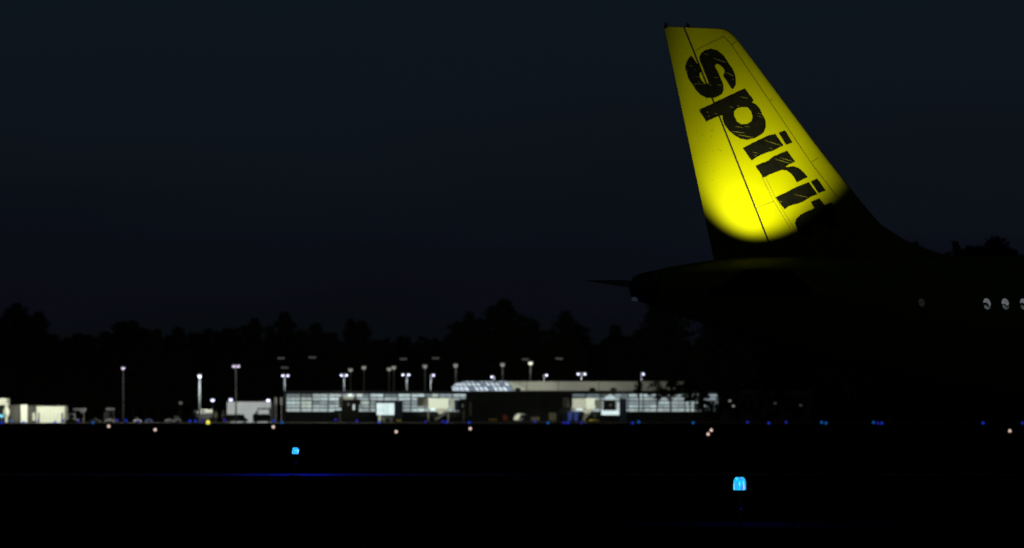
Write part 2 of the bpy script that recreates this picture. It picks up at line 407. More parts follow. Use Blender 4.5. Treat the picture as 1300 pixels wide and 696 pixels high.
for (o, s, L) in (((860,50),8.19,[((365,195),(505,242),1.3),((500,345),(582,382),1.4),((265,150),(325,162),.8),((370,397),(432,400),.7),((160,462),(280,466),.8),((325,470),(350,478),1.2),((415,475),(458,480),1.0),((120,275),(155,280),.6),((560,415),(590,425),.7)]),
                  ((880,105),8.19,[((490,148),(570,165),1.2),((215,318),(250,326),1.0),((455,240),(480,248),1.3),((375,248),(420,262),.9),((435,455),(510,470),1.1),((395,505),(530,525),1.5),((455,540),(620,572),1.4),((660,318),(710,330),.8),((665,345),(722,362),.8),((530,455),(585,462),.8)]),
                  ((930,155),8.19,[((330,190),(500,245),1.2),((375,270),(415,283),.8),((205,312),(260,325),.8),((220,345),(250,350),.8),((440,385),(590,430),1.4),((490,372),(638,415),1.2)]),
                  ((970,215),7.73,[((295,248),(430,276),1.0),((155,312),(170,322),1.4)])):
    for a, b_, w0 in L: sc.append(strip((o[0]+a[0]/s, o[1]+a[1]/s), (o[0]+b_[0]/s, o[1]+b_[1]/s), w0*0.55))
joined(sc, 'paint_scratch', mat('scratch_yellow', (0.34, 0.32, 0.01), 0.7), fin, 0.018)
def seam(pts, w0=0.5):
    res = []
    for a, b_ in zip(pts, pts[1:]):
        out = []; res.append(out)
        dx, dy = b_[0]-a[0], b_[1]-a[1]; L = math.hypot(dx, dy); nx, ny = -dy/L*w0/2, dx/L*w0/2; n = max(1, int(L/8))
        for i in range(n):
            p = (a[0]+dx*i/n, a[1]+dy*i/n); q = (a[0]+dx*(i+1)/n, a[1]+dy*(i+1)/n)
            out.append([(p[0]-nx, p[1]-ny), (q[0]-nx, q[1]-ny), (q[0]+nx, q[1]+ny), (p[0]+nx, p[1]+ny)])
    return res
sm = seam([(883,65),(919,47),(928,57),(991,150),(1029.5,207.5),(1062,250)])+seam([(927.6,58),(935,52.5)])+seam([(977.5,128),(989,120)])+seam([(1029,207),(1044,197)])\
   + seam([(958,266),(966,262),(982,256)])+seam([(967,225),(982,256),(1003,290)])+seam([(971,224),(986,255),(1007,289)], 0.35)
joined(sm, 'panel_seam', M['seam'], fin, 0.012)
dirt = []
for _ in range(40):
    py_ = random.uniform(60, 295); x0 = te_x(py_)+8; x1 = hinge_x(py_)-5; px_ = random.uniform(x0, x1); L = random.uniform(0.6, 2.4)
    dirt.append([(px_, py_), (px_+L, py_-0.15), (px_+L*1.1, py_+0.25), (px_+0.2, py_+0.3)])
joined(dirt, 'grime_streak', mat('grime', (0.56, 0.55, 0.005), 0.8), rud, 0.012)

# --- wings and horizontal stabilisers
def airfoil(stations, side, n=14):   # stations: (lat, LEt, TEt, z, thick)
    b = MB()
    for (lat, le, te, z, th) in stations:
        ring = []
        for i in range(n): c = (1-math.cos(PI*i/(n-1)))/2; ring.append((c, 1))
        for i in range(n-2, 0, -1): c = (1-math.cos(PI*i/(n-1)))/2; ring.append((c, -1))
        for c, s_ in ring: b.v.append(Vector((le+(te-le)*c, side*lat, z+s_*th*prof(c))))
    m = 2*n-2
    for k in range(len(stations)-1):
        for i in range(m): b.f.append((k*m+i, k*m+(i+1) % m, (k+1)*m+(i+1) % m, (k+1)*m+i)); b.m.append(0)
    b.f += [tuple(range(m)), tuple(range((len(stations)-1)*m, len(stations)*m))]; b.m += [0, 0]
    return b
for side in (-1, 1):
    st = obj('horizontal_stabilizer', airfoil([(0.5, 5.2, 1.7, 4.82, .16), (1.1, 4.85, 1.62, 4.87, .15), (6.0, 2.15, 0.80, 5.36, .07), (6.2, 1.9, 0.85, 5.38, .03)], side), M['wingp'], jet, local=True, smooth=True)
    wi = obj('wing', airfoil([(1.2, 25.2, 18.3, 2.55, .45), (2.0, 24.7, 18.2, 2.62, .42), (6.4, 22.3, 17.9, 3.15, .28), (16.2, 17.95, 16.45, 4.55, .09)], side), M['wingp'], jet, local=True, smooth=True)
    b = MB()
    sl = [(16.2, 17.95, 16.45, 4.55), (16.6, 17.85, 16.6, 4.75), (16.85, 17.6, 16.75, 5.2), (17.0, 17.17, 16.80, 6.2), (17.1, 16.82, 16.60, 6.95)]
    for (lat, le, te, z) in sl:
        for (t, d) in ((le, 0), ((le+te)/2, 0.035), (te, 0), ((le+te)/2, -0.035)): b.v.append(Vector((t, side*(lat+d), z)))
    for k in range(4):
        for i in range(4): b.f.append((k*4+i, k*4+(i+1) % 4, k*4+4+(i+1) % 4, k*4+4+i)); b.m.append(0)
    b.f += [(0, 1, 2, 3), (16, 17, 18, 19)]; b.m += [0, 0]
    obj('winglet', b, M['wingp'], jet, local=True)
    # engine
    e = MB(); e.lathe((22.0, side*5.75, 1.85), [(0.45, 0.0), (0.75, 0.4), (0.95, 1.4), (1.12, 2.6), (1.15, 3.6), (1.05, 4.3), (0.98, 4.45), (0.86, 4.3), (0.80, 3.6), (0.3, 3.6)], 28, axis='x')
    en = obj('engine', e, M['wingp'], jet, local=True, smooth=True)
    e = MB(); e.prism([(22.6, 2.6), (25.6, 2.85), (23.6, 3.2), (20.5, 3.1), (21.0, 2.8)], side*5.75-0.12, side*5.75+0.12); obj('pylon', e, M['wingp'], en, local=True)
    # main gear
    e = MB(); e.bar((19.9, side*3.8, 2.75), (19.9, side*3.8, 0.56), 0.13, 0.11, 12); e.bar((19.9, side*3.8, 1.5), (19.9, side*2.2, 2.5), 0.07)
    ge = obj('landing_gear', e, M['strut'], jet, local=True)
    for d in (-0.42, 0.42):
        e = MB(); e.lathe((19.9, side*3.8+d, 0.585), [(0.3, -0.2), (0.5, -0.2), (0.555, -0.13), (0.56, 0), (0.555, 0.13), (0.5, 0.2), (0.3, 0.2)], 28, axis='y'); obj('wheel', e, M['rubber'], ge, local=True, smooth=True)
e = MB(); e.bar((32.5, 0, 2.0), (32.5, 0, 0.4), 0.09, 0.08, 12); ge = obj('nose_gear', e, M['strut'], jet, local=True)
for d in (-0.25, 0.25):
    e = MB(); e.lathe((32.5, d, 0.41), [(0.2, -0.1), (0.34, -0.1), (0.38, -0.05), (0.38, 0.05), (0.34, 0.1), (0.2, 0.1)], 24, axis='y'); obj('wheel', e, M['rubber'], ge, local=True)
for s in (-1, 1):
    e = MB()
    for (t0, t1, z0, z1) in ((35.3, 35.9, 4.45, 4.95), (34.5, 35.2, 4.5, 5.1)):
        vs = [(t, s*(fus_lat(t, z)+0.012), z) for t, z in ((t0, z0), (t1, z0-0.05), (t1-0.15, z1-0.15), (t0, z1))]
        e.add(vs, [(0, 1, 2, 3)])
    obj('cockpit_window', e, M['darkglass'], jet, local=True)

# --- cabin windows and the aft door
def fpatch(t0, z0, outline, side, eps):      # outline in (dt,dz), on the fuselage skin
    return [(t0+a*.87, side*(fus_lat(t0+a*.87, z0+c*.9)+eps), z0+c*.9) for a, c in outline]
def oval(rw, rh, n=20, a0=0, a1=2*PI):
    return [(rw*math.cos(a0+(a1-a0)*i/n)*1.0, rh*math.sin(a0+(a1-a0)*i/n)) for i in range(n)]
ZW = 4.63
for side in (-1, 1):
    k = 0; t = 9.48
    while t < 31.2:
        fr = MB(); ou = oval(0.165, 0.215); inn = oval(0.125, 0.172)
        a = fpatch(t, ZW, ou, side, 0.004); c = fpatch(t, ZW, inn, side, 0.010)
        fr.add(a+c, [(i, (i+1) % 20, 20+(i+1) % 20, 20+i) for i in range(20)])
        f = obj('cabin_window', fr, M['gap'], jet, local=True, normals=False)
        pn = MB()
        # bright upper arc: the lit ceiling; dim lower part: seat back and half drawn shade
        up = [(-0.125, 0.03), (-0.115, 0.08), (-0.085, 0.13), (-0.035, 0.165), (0.02, 0.170), (0.075, 0.145), (0.108, 0.09), (0.125, 0.02), (0.105, -0.06), (0.07, -0.075), (0.055, -0.02), (0.02, 0.02), (-0.03, 0.045), (-0.08, 0.04)]
        if k % 2: up = [(-0.12, 0.02), (-0.115, 0.08), (-0.085, 0.13), (-0.035, 0.165), (0.02, 0.170), (0.075, 0.145), (0.108, 0.09), (0.122, 0.01), (0.09, -0.04), (0.04, -0.05), (0.01, -0.01), (-0.04, 0.01), (-0.09, 0.0)]
        pn.add(fpatch(t, ZW, up, side, 0.007), [tuple(range(len(up)))], 0)
        lo = [(-0.10, -0.02), (-0.04, -0.03), (0.02, -0.07), (0.07, -0.10), (0.115, -0.06), (0.10, -0.12), (0.055, -0.16), (0.0, -0.17), (-0.06, -0.15), (-0.10, -0.10)]
        pn.add(fpatch(t, ZW, lo, side, 0.0066), [tuple(range(len(lo)))], 1)
        ov = inn
        pn.add(fpatch(t, ZW, ov, side, 0.0055), [tuple(range(len(ov)))], 2)
        obj('window_pane', pn, [M['cabin'], M['cabindim'], M['darkglass']], f, local=True, normals=False)
        t += 0.533; k += 1
dt = 7.93
for side in (-1, 1):
    b = MB(); ou = []
    hw_, zb, zt, r = 0.44, 3.55, 5.40, 0.22
    for cx, cz, a0 in ((hw_-r, zt-r, 0), (-hw_+r, zt-r, 90), (-hw_+r, zb+r, 180), (hw_-r, zb+r, 270)):
        for i in range(7):
            a = math.radians(a0+i*15); ou.append((cx+r*math.cos(a), cz+r*math.sin(a)))
    # densify straight sides so the outline follows the curved hull
    den = []
    for i, p in enumerate(ou):
        q = ou[(i+1) % len(ou)]; n = max(1, int(math.hypot(q[0]-p[0], q[1]-p[1])/0.12))
        den += [(p[0]+(q[0]-p[0])*j/n, p[1]+(q[1]-p[1])*j/n) for j in range(n)]
    cz = (zb+zt)/2
    inn = [(x*0.955, cz+(z-cz)*0.978) for x, z in den]
    A_ = [(dt+x, side*(fus_lat(dt+x, z)+0.006), z) for x, z in den]; B_ = [(dt+x, side*(fus_lat(dt+x, z)+0.006), z) for x, z in inn]
    n = len(den); b.add(A_+B_, [(i, (i+1) % n, n+(i+1) % n, n+i) for i in range(n)])
    dr = obj('cabin_door', b, mat('door_rim', (0.30, 0.31, 0.36), 0.35, 0.6) if side == -1 else M['metal'], jet, local=True, normals=False)
    b = MB(); o8 = oval(0.10, 0.125); b.add(fpatch(7.62, 4.66, o8, side, 0.007), [tuple(range(20))]); obj('door_window', b, M['cabinfaint'], dr, local=True, normals=False)
    b = MB(); q = fpatch(7.63, 4.25, [(-0.03, -0.07), (0.03, -0.07), (0.03, 0.07), (-0.03, 0.07)], side, 0.02); b.add(q, [(0, 1, 2, 3)]); obj('door_handle', b, M['metal'], dr, local=True, normals=False)

# --- logo lights: housings on the stabilisers, each lighting its side of the fin
LOGO = dict(t=2.69, lat=2.75, z=5.345)
for side in (-1, 1):
    b = MB(); b.lathe((LOGO['t']-0.0, side*(LOGO['lat']+0.04), 5.02), [(0.13, 0.0), (0.14, 0.05), (0.11, 0.13), (0.09, 0.16)], 14); obj('logo_light', b, M['strut'], jet, local=True, smooth=True)
    lamp('logo_lamp', 'SPOT', (LOGO['t']+0.06, side*LOGO['lat'], LOGO['z']), 560, (1.0, 1.0, 0.85), jet, size=0.04,
         target=(*(lambda q: (q[0], -side*0.0, q[1]))(to_local(962, 214)),), angle=51, blend=1.0)
    lamp('logo_lamp', 'SPOT', (LOGO['t'], side*LOGO['lat'], LOGO['z']), 540, (1.0, 1.0, 0.85), jet, size=0.04,
         target=(3.77, -side*0.14, 9.28), angle=67.8, blend=0.52)

# ------------------------------------------------------------------ TAXIWAY EDGE LIGHTS (near, blue)
def globe_mat():
    m = bpy.data.materials.new('blue_lens'); m.use_nodes = True; nt = m.node_tree; b = nt.nodes['Principled BSDF']
    tc = nt.nodes.new('ShaderNodeTexCoord'); wv = nt.nodes.new('ShaderNodeTexNoise'); mpn = nt.nodes.new('ShaderNodeMapping')
    mpn.inputs['Scale'].default_value = (38, 38, 7); nt.links.new(tc.outputs['Object'], mpn.inputs[0]); nt.links.new(mpn.outputs[0], wv.inputs['Vector'])
    wv.inputs['Scale'].default_value = 1.0; wv.inputs['Detail'].default_value = 2
    r = nt.nodes.new('ShaderNodeValToRGB'); e = r.color_ramp.elements
    e[0].position = 0.36; e[0].color = (0.12, 0.14, 0.85, 1); e[1].position = 0.68; e[1].color = (0.42, 0.96, 1.0, 1)
    n2 = e.new(0.42); n2.color = (0.0, 0.42, 1.0, 1); n3 = e.new(0.60); n3.color = (0.0, 0.75, 1.0, 1)
    nt.links.new(wv.outputs['Fac'], r.inputs['Fac']); nt.links.new(r.outputs['Color'], b.inputs['Emission Color'])
    b.inputs['Emission Strength'].default_value = 1.15; b.inputs['Base Color'].default_value = (0.0, 0.05, 0.2, 1); b.inputs['Roughness'].default_value = 0.1
    m.cycles.emission_sampling = 'NONE'; return m
LENS = globe_mat()
def edge_light(px, D, label):
    x = X(px, D)
    t = thing('taxiway_edge_light', label, 'airfield light', (x, D, 0), 'blue taxiway edge lights in the foreground')
    b = MB(); b.lathe((x, D, 0.0), [(0.16, 0), (0.16, 0.02), (0.11, 0.035), (0.03, 0.05)], 20); obj('base_plate', b, M['base'], t)
    b = MB(); b.bar((x, D, 0.04), (x, D, 0.53), 0.022, 0.022, 12); b.lathe((x, D, 0.30), [(0.022, 0), (0.034, 0.005), (0.034, 0.035), (0.022, 0.04)], 14); obj('stem', b, M['base'], t)
    b = MB(); b.lathe((x, D, 0.525), [(0.03, 0), (0.06, 0.015), (0.07, 0.05), (0.078, 0.064)], 20); obj('collar', b, M['rubber'], t)
    b = MB()
    pr = [(0.080, 0.592), (0.086, 0.60), (0.086, 0.66), (0.083, 0.70), (0.076, 0.733), (0.060, 0.755), (0.047, 0.764)]
    n = 32; vs = []
    for r, h in pr:
        for i in range(n): rr = r*(1.0 if i % 2 else 0.965); vs.append((x+rr*math.cos(2*PI*i/n), D+rr*math.sin(2*PI*i/n), h))
    fs = [(k*n+i, k*n+(i+1) % n, (k+1)*n+(i+1) % n, (k+1)*n+i) for k in range(len(pr)-1) for i in range(n)]+[tuple(range(n))[::-1], tuple(range((len(pr)-1)*n, len(pr)*n))]
    b.add(vs, fs); g = obj('lens', b, LENS, t)
    b = MB(); b.lathe((x, D, 0.764), [(0.044, 0), (0.044, 0.003), (0.02, 0.006)], 16); obj('lens_cap', b, M['bluep'], t)
    return t, x
t1, x1 = edge_light(939, 76.7, 'large glowing blue edge light below the jet fuselage, nearest the camera')
t2, x2 = edge_light(375, 152.1, 'smaller glowing blue edge light at left with a blue glint on the pavement edge')
for (x, D, p) in ((x1, 76.7, 18), (x2, 152.1, 22)):
    lamp('edge_lamp', 'POINT', (x+0.10, D+0.10, 0.68), p, (0.01, 0.02, 1.0), size=0.012)

# ------------------------------------------------------------------ small far airfield lights
WARM = emis('warm_lamp', (1.0, 0.72, 0.60), 0.85); YEL = emis('yellow_lamp', (0.95, 0.85, 0.1), 1.0)
BL1 = emis('blue_lamp', (0.02, 0.07, 1.0), 0.5); BL2 = emis('blue_lamp_cyan', (0.01, 0.20, 0.8), 0.5); BL3 = emis('violet_lamp', (0.06, 0.05, 0.9), 0.36)
def small_light(D, px, py, r, m, name, label, cat, group, z=None):
    x = X(px, D); z = Z(py, D) if z is None else z
    z = max(z, 0.16+r)
    b = MB(); b.bar((x, D, 0), (x, D, z-r), 0.03+r*0.15, 0.03+r*0.15, 6, 0)
    b.lathe((x, D, z-r), [(r*.85, 0), (r, r*.5), (r*.95, r*1.2), (r*.55, r*1.8), (r*.2, r*2)], 10, 1)
    o = obj(name, b, [M['base'], m]); 
    # origin at the foot
    for v in o.data.vertices: v.co -= Vector((x, D, 0))
    o.location = (x, D, 0); return tag(o, label, cat, group)
RW = [(138, 541, 'under the third parked car from the lit white shed'), (197, 545.5, 'midway between the tall lamp mast and the white tanker'), (347, 542, 'just below the right end of the white hangar'),
      (503, 548, 'below the gate cab with the big lit window'), (597, 544, 'below the glazed corner where the terminal turns dark'), (899, 551, 'lower one of the close pair under the jet tail'),
      (903, 546, 'upper one of the close pair under the jet tail'), (1282, 547, 'under the jet fuselage by the right edge of the frame')]
for px, py, d in RW:
    D = FPX*(CAMH-0.42)/(py-HOR)
    small_light(D, px, py, 0.0115*D/45, WARM, 'runway_edge_light', 'warm white runway light, '+d, 'airfield light', 'warm white runway lights across the dark field')
small_light(1200, 264, 537, 0.42, YEL, 'yellow_marker_light', 'single yellow light in front of the white tanker truck', 'airfield light', None)
BLU = [(2, 536.5, 0, 'at the very left edge of the frame'), (15, 534.5, 1, 'before the grey wall by the left lit shed'), (30, 536, 0, 'at the foot of the narrow lit shed front'), (48.5, 534, 2, 'at the left post of the wide white shed'),
       (70, 535.5, 0, 'below the middle of the wide white shed'), (80, 534, 2, 'at the right post of the wide white shed'), (100, 534.6, 2, 'right of the beige car by the white shed'), (118, 536.4, 1, 'under the second beige parked car'),
       (149, 533.6, 2, 'just left of the tall single lamp mast'), (160, 533.8, 0, 'just right of the tall single lamp mast'), (176, 534.6, 2, 'under the white hatchback'), (241, 534.3, 0, 'below the nose of the white tanker, leftmost of three'),
       (248, 534.3, 0, 'below the nose of the white tanker, middle of three'), (257, 535, 2, 'below the tanker next to the yellow light'), (285, 533.2, 2, 'left of the white hangar by the bollards'), (347.5, 534.4, 0, 'below the right corner of the white hangar'),
       (358, 536.2, 1, 'between the white hangar and the terminal glazing'), (426, 533, 2, 'left of the dark gate cab on the glazed terminal'), (453, 534.4, 2, 'right of the dark gate cab on the glazed terminal'), (481, 536.2, 0, 'at the support leg of the bright gate cab'),
       (540, 535.3, 2, 'left of the beige boarding bridge on the glazed wing'), (562, 534.8, 2, 'under the stair of the beige boarding bridge, left one'), (567, 536, 0, 'under the stair of the beige boarding bridge, right one'), (595.5, 536.3, 0, 'at the glazed corner before the dark wall'),
       (679, 535.2, 2, 'right of the white hooded tug'), (695.5, 536.6, 1, 'left of the blue containers by the beige bridge'), (716, 536.6, 2, 'under the blue containers, left one'), (721, 536.6, 0, 'under the blue containers, right one'),
       (738, 536.5, 2, 'under the right hand beige boarding bridge'), (803, 536.9, 0, 'below the glazing behind the trees, left of a close pair'), (811, 535.6, 1, 'below the glazing behind the trees, right of a close pair'), (880, 536.7, 1, 'under the right end of the glazing by the trees'),
       (949, 536, 2, 'beyond the trees right of the pair of warm lights'), (976, 537, 0, 'under the jet belly, alone left of three spread dots'), (998, 536, 2, 'under the jet belly just left of the brighter pair'), (1043, 536.2, 1, 'under the jet belly, left of a touching pair'),
       (1048.5, 537, 1, 'under the jet belly, right of a touching pair'), (1109, 536.2, 1, 'under the cabin, leftmost of a close trio'), (1114.5, 537.1, 2, 'under the cabin, middle of a close trio'), (1119.5, 537.1, 0, 'under the cabin, rightmost of a close trio'),
       (1248, 537, 0, 'alone under the cabin windows'), (1298, 538.5, 2, 'at the very right edge of the frame')]
for px, py, k, d in BLU:
    small_light(1180+random.uniform(-20, 20), px, py, 0.24, (BL1, BL2, BL3)[k], 'taxiway_light', 'tiny blue taxiway light '+d, 'airfield light', 'far blue taxiway lights along the apron')

# ------------------------------------------------------------------ FLOODLIGHT MASTS
HEAD = emis('floodlight_glow', (0.74, 0.72, 1.0), 3.4); HEADP = emis('floodlight_violet', (0.72, 0.60, 0.85), 1.3); HEADD = emis('lamp_dim', (0.62, 0.62, 0.55), 0.40); HEADF = emis('lamp_faint', (0.5, 0.52, 0.5), 0.09); HEADS = emis('small_lamp', (0.6, 0.62, 1.0), 2.5)
def mast(px, pyh, D, heads, r, pm, hm, label, name='floodlight_mast', group='floodlight masts', power=0, hs=0.33):
    x = X(px, D); zt = Z(pyh, D)
    t = thing(name, label, 'light mast', (x, D, 0), group)
    b = MB(); b.bar((x, D, 0), (x, D, zt), r*1.15, r*0.85, 10)
    obj('pole', b, pm, t)
    xs = [X(h, D) for h in heads]
    b = MB(); b.box(min(xs+[x])-0.1, max(xs+[x])+0.1, D-0.1, D+0.1, zt-0.08, zt+0.12); obj('arm', b, pm, t)
    for hx in xs:
        b = MB(); b.box(hx-hs*1.25, hx+hs*1.25, D-hs-0.3, D+hs-0.3, zt-0.12, zt+0.3, 0)
        b.prism([(hx-hs*1.05, zt-0.13), (hx+hs*1.05, zt-0.13), (hx+hs*0.8, zt-0.13-hs*1.3), (hx-hs*0.8, zt-0.13-hs*1.3)], D-hs*0.9-0.3, D+hs*0.9-0.3, 1)
        obj('lamp_head', b, [pm, hm], t)
    if power:
        l = lamp('mast_lamp_and_fill', 'POINT', (x, D-2.4, zt-2.6), power, (0.86, 0.93, 1.0), size=0.2)
    return t
mast(156.5, 466, 1500, [156.5], 0.17, M['poled'], HEADP, 'tall grey mast with one violet white lamp, left above the parked cars', power=34, hs=0.42)
mast(253.5, 476.5, 1560, [253.5], 0.30, M['pole'], HEAD, 'thick pale mast with bright lamp standing behind the white tanker truck', power=300, hs=0.42)
lamp('mast_lamp_and_fill', 'POINT', (X(253.5, 1560), 1557, Z(500, 1560)), 260, (0.9, 1, 1), size=0.2)  # added lamp partway down the mast, no visible source, evens the pole's brightness
mast(299.5, 463.5, 1500, [297, 302.5], 0.18, M['poled'], HEADP, 'tall mast with wide violet lamp bar in front of the white hangar', power=50, hs=0.42)
lamp('mast_lamp_and_fill', 'POINT', (X(156.5, 1500), 1496, Z(496, 1500)), 60, (.9, .95, 1), size=.2); lamp('mast_lamp_and_fill', 'POINT', (X(156.5, 1500), 1496, Z(520, 1500)), 50, (.9, .95, 1), size=.2)  # two unseen fill lamps added to brighten the left mast's lower pole
lamp('mast_lamp_and_fill', 'POINT', (X(300, 1500), 1497, Z(500, 1500)), 60, (1, .95, .9), size=0.2)  # unseen fill lamp added halfway down the pole under the violet lamp bar
DB = 1905
for px, py_, hd, lb in ((361.5, 476, [359, 365.5], 'pale twin lamp mast at the left end of the glazed terminal'), (437, 475.5, [433.5, 440], 'pale twin lamp mast above the dark gate cab'), (516.5, 475, [511.5, 519], 'pale twin lamp mast above the gate cab with lit window'),
                        (547, 475.5, [550.5], 'pale mast with one bright lamp left of the vaulted skylight'), (627.5, 477.5, [624.5], 'short single lamp mast showing above the vaulted skylight'), (690.5, 475.5, [694], 'short single lamp mast above the beige roof wall'),
                        (738, 474, [734, 742.5], 'twin lamp mast above the middle of the beige roof wall'), (814, 474, [817], 'single lamp mast above the right end of the beige roof wall')):
    mast(px, py_, DB, hd, 0.26, M['pole'], HEAD, lb, power=230)
for px, py_, q, lb in ((445, 468, 0, 'weak lamp mast just right of the dark gate cab'), (462, 465, 0, 'slim weak lamp mast above the glazed wing'), (494, 467, 0, 'lower left of two adjoining weak lamp masts above the glazed wing'), (500, 465, 0, 'upper right of two adjoining weak lamp masts above the glazed wing'),
                    (539.5, 463.5, 1, 'slim mast with weak lamp between two bright masts'), (578.5, 462.5, 2, 'slim mast rising at the left tip of the vaulted skylight'), (638, 461.5, 2, 'slim mast with weak lamp over the right of the vaulted skylight'), (673.5, 459.5, 3, 'tallest slim mast with warm round lamp above the beige roof wall')):
    mast(px, py_, 1960, [px], 0.24, M['poled'], [HEADD, HEADD, HEADD, emis('lamp_warm', (0.75, 0.75, 0.6), 1.5)][q], lb, name='lamp_mast', group='slim car park lamp masts behind the terminal', power=(0, 12, 45, 90)[q], hs=0.7)
for px, py_, lb in ((357, 453.5, 'faint far light cluster above the left end of the terminal'), (396.5, 452.5, 'faint far light cluster above the glazed wing, left half'), (512, 454.5, 'faint far light cluster, left of the two over mid terminal'), (553, 453.5, 'faint far light cluster, right of the two over mid terminal'),
                    (667, 455, 'faint far light cluster beside the tallest slim mast'), (710, 454, 'faint far light cluster above the beige roof wall'), (361.5, 465.5, 'faint lamp directly over the leftmost twin lamp mast')):
    mast(px, py_, 2000, [px-3.0, px, px+3.0], 0.16, M['gap'], HEADF, lb, name='stadium_light_mast', group='faint far light clusters in front of the wood', hs=0.42)
for px, py_, m_, lb in ((270, 506.5, HEADS, 'small violet lamp between the tanker truck and the white hangar'), (293, 506, HEADS, 'small violet lamp above the left corner of the white hangar'), (340.5, 507, HEAD, 'bright small lamp above the right corner of the white hangar'), (229.5, 510, HEADF, 'very faint small lamp left of the white tanker truck')):
    mast(px, py_, 1700, [px], 0.10, M['dark'], m_, lb, name='lamp_post_and_fleck', group='small lamps by the white hangar', hs=0.50)

for px, py_, m_, lb in ((931, 514, HEADD, 'pale terminal light glimpsed among the black trees beneath the tail of the jet'), (926.5, 507.5, HEADD, 'smaller terminal light glimpsed high among the black trees beneath the tail of the jet'), (984, 510.5, HEADF, 'dim brownish terminal light among the trees beneath the jet belly'), (1016.5, 513, HEADF, 'dimmest terminal light, beyond the last black tree beneath the jet belly')):
    mast(px, py_, 1770, [px], 0.07, M['gap'], m_, lb, name='lamp_post_and_fleck', group='terminal light flecks on added posts under the jet', hs=0.40)  # flecks of terminal light, set on added posts before the trees

# ------------------------------------------------------------------ TERMINAL
DT = 1850.0
def bx(px0, px1, py0, py1, D, depth, mb=None, mi=0):   # box spanning photo px at its front face distance D
    mb = mb or MB(); mb.box(X(px0, D), X(px1, D), D, D+depth, max(0.0, Z(py1, D)), Z(py0, D), mi); return mb
term = thing('airport_terminal', 'long low airport terminal with glowing glazed walls and a vaulted skylight', 'building', (X(620, DT), DT, 0))
b = bx(361, 1030, 497.6, 545, DT+0.9, 38); obj('wall', b, M['dark'], term)
b = bx(360, 1032, 496.3, 499.2, DT-0.6, 42); obj('roof', b, M['mull'], term)
b = MB(); b.box(X(361, DT), X(595, DT), DT-0.2, DT+0.9, 0.0, Z(524.3, DT)); b.box(X(724, DT), X(1030, DT), DT-0.2, DT+0.9, 0.0, Z(524.3, DT))
obj('plinth', b, M['dark'], term)
b = bx(596, 723, 498.2, 545, DT-5, 5.8); obj('projecting_hall', b, M['dark'], term)
edges_l = [363, 381.6, 396.2, 416.6, 434, 452, 469.3, 487.2, 505, 521.6, 539.6, 557.3, 574.6, 592]
edges_r = [726, 744, 762, 780, 797.5, 816.5, 834, 852, 870, 882, 897, 913]
rowsy = [(500.4, 503.7), (504.9, 508.4), (509.9, 513.0), (514.3, 517.2), (518.7, 522.5)]
gk = list('abcdef'); GL = [G[k] for k in gk]
pat = {0: 'dbabb', 1: 'fbeeb', 2: 'bacbb', 3: 'bacaa', 4: 'cacbb', 5: 'dcebb', 6: 'abcbb', 7: 'dbcbb', 8: 'aacbb', 9: 'abcba', 10: 'dbcba', 11: 'cbdbb', 12: 'abbbb'}
def bay(x0, x1, p, i):
    gm = MB(); fm = MB()
    sub = [x0, (x0+x1)/2, x1]
    if i == 0: sub = [363, 369.5, 375.3, 381.6]
    for r, (y0, y1) in enumerate(rowsy):
        for s0, s1 in zip(sub, sub[1:]):
            k = gk.index(p[r])
            if random.random() < 0.12: k = min(5, k+1)
            e0 = 0.55 if s0 == x0 else 0.12; e1 = 0.55 if s1 == x1 else 0.12
            gm.add([(X(s0+e0, DT), DT+0.6, Z(y1, DT)), (X(s1-e1, DT), DT+0.6, Z(y1, DT)), (X(s1-e1, DT), DT+0.6, Z(y0, DT)), (X(s0+e0, DT), DT+0.6, Z(y0, DT))], [(0, 1, 2, 3)], k)
    w_ = obj('window', gm, GL, term, normals=False)
    for px in sub: ww = 0.75 if px in (x0, x1) else 0.2; fm.box(X(px-ww/1, DT), X(px+ww/1, DT), DT+0.35, DT+0.5, Z(523, DT), Z(500, DT))
    for (a, c) in zip(rowsy, rowsy[1:]): fm.box(X(x0, DT)+0.02, X(x1, DT)-0.02, DT+0.37, DT+0.48, Z(c[0], DT), Z(a[1], DT))
    obj('frame', fm, M['mull'], w_)
for i, (a, c) in enumerate(zip(edges_l, edges_l[1:])): bay(a, c, pat[i], i)
pr = ['dfffd', 'dbfcc', 'fcbbb', 'cbccb', 'abcab', 'abcab', 'bbabb', 'abbbb', 'bbabb', 'abbbb', 'ccbcc', 'cccdc']
for i, (a, c) in enumerate(zip(edges_r, edges_r[1:])): bay(a, c, pr[i], 20)
# end corner brighter transom lights at 575-592
# --- clerestory: beige wall and vaulted skylight
DC = 1872.0
b = bx(650, 868, 484.2, 496, DC, 14); cl = obj('clerestory_wall', b, M['beige'], term)
b = MB()
for px in (669, 708.5, 760, 806): b.box(X(px-.35, DC), X(px+.35, DC), DC-0.15, DC, Z(497, DC), Z(484.3, DC))
obj('wall_joint', b, M['mull'], cl)
b = bx(640, 870, 483.2, 484.4, DC-0.5, 15); obj('clerestory_roof', b, M['dark'], cl)
b = MB()   # sloping white hip beside the vault
zt, zb = Z(484.4, DC), Z(497, DC)
b.add([(X(643, DC), DC-0.1, zt), (X(649, DC), DC-0.1, zt), (X(667, DC), DC-1.2, zb+0.9), (X(664, DC), DC-1.2, zb), (X(652, DC), DC-1.2, zb), (X(649, DC), DC+2, zb), (X(667, DC), DC+2, zb+0.9), (X(646, DC), DC+2, zt)],
      [(0, 1, 2, 3, 4), (4, 3, 6, 5), (0, 4, 5, 7), (1, 7, 6, 2)]); obj('roof_hip', b, M['white'], cl)
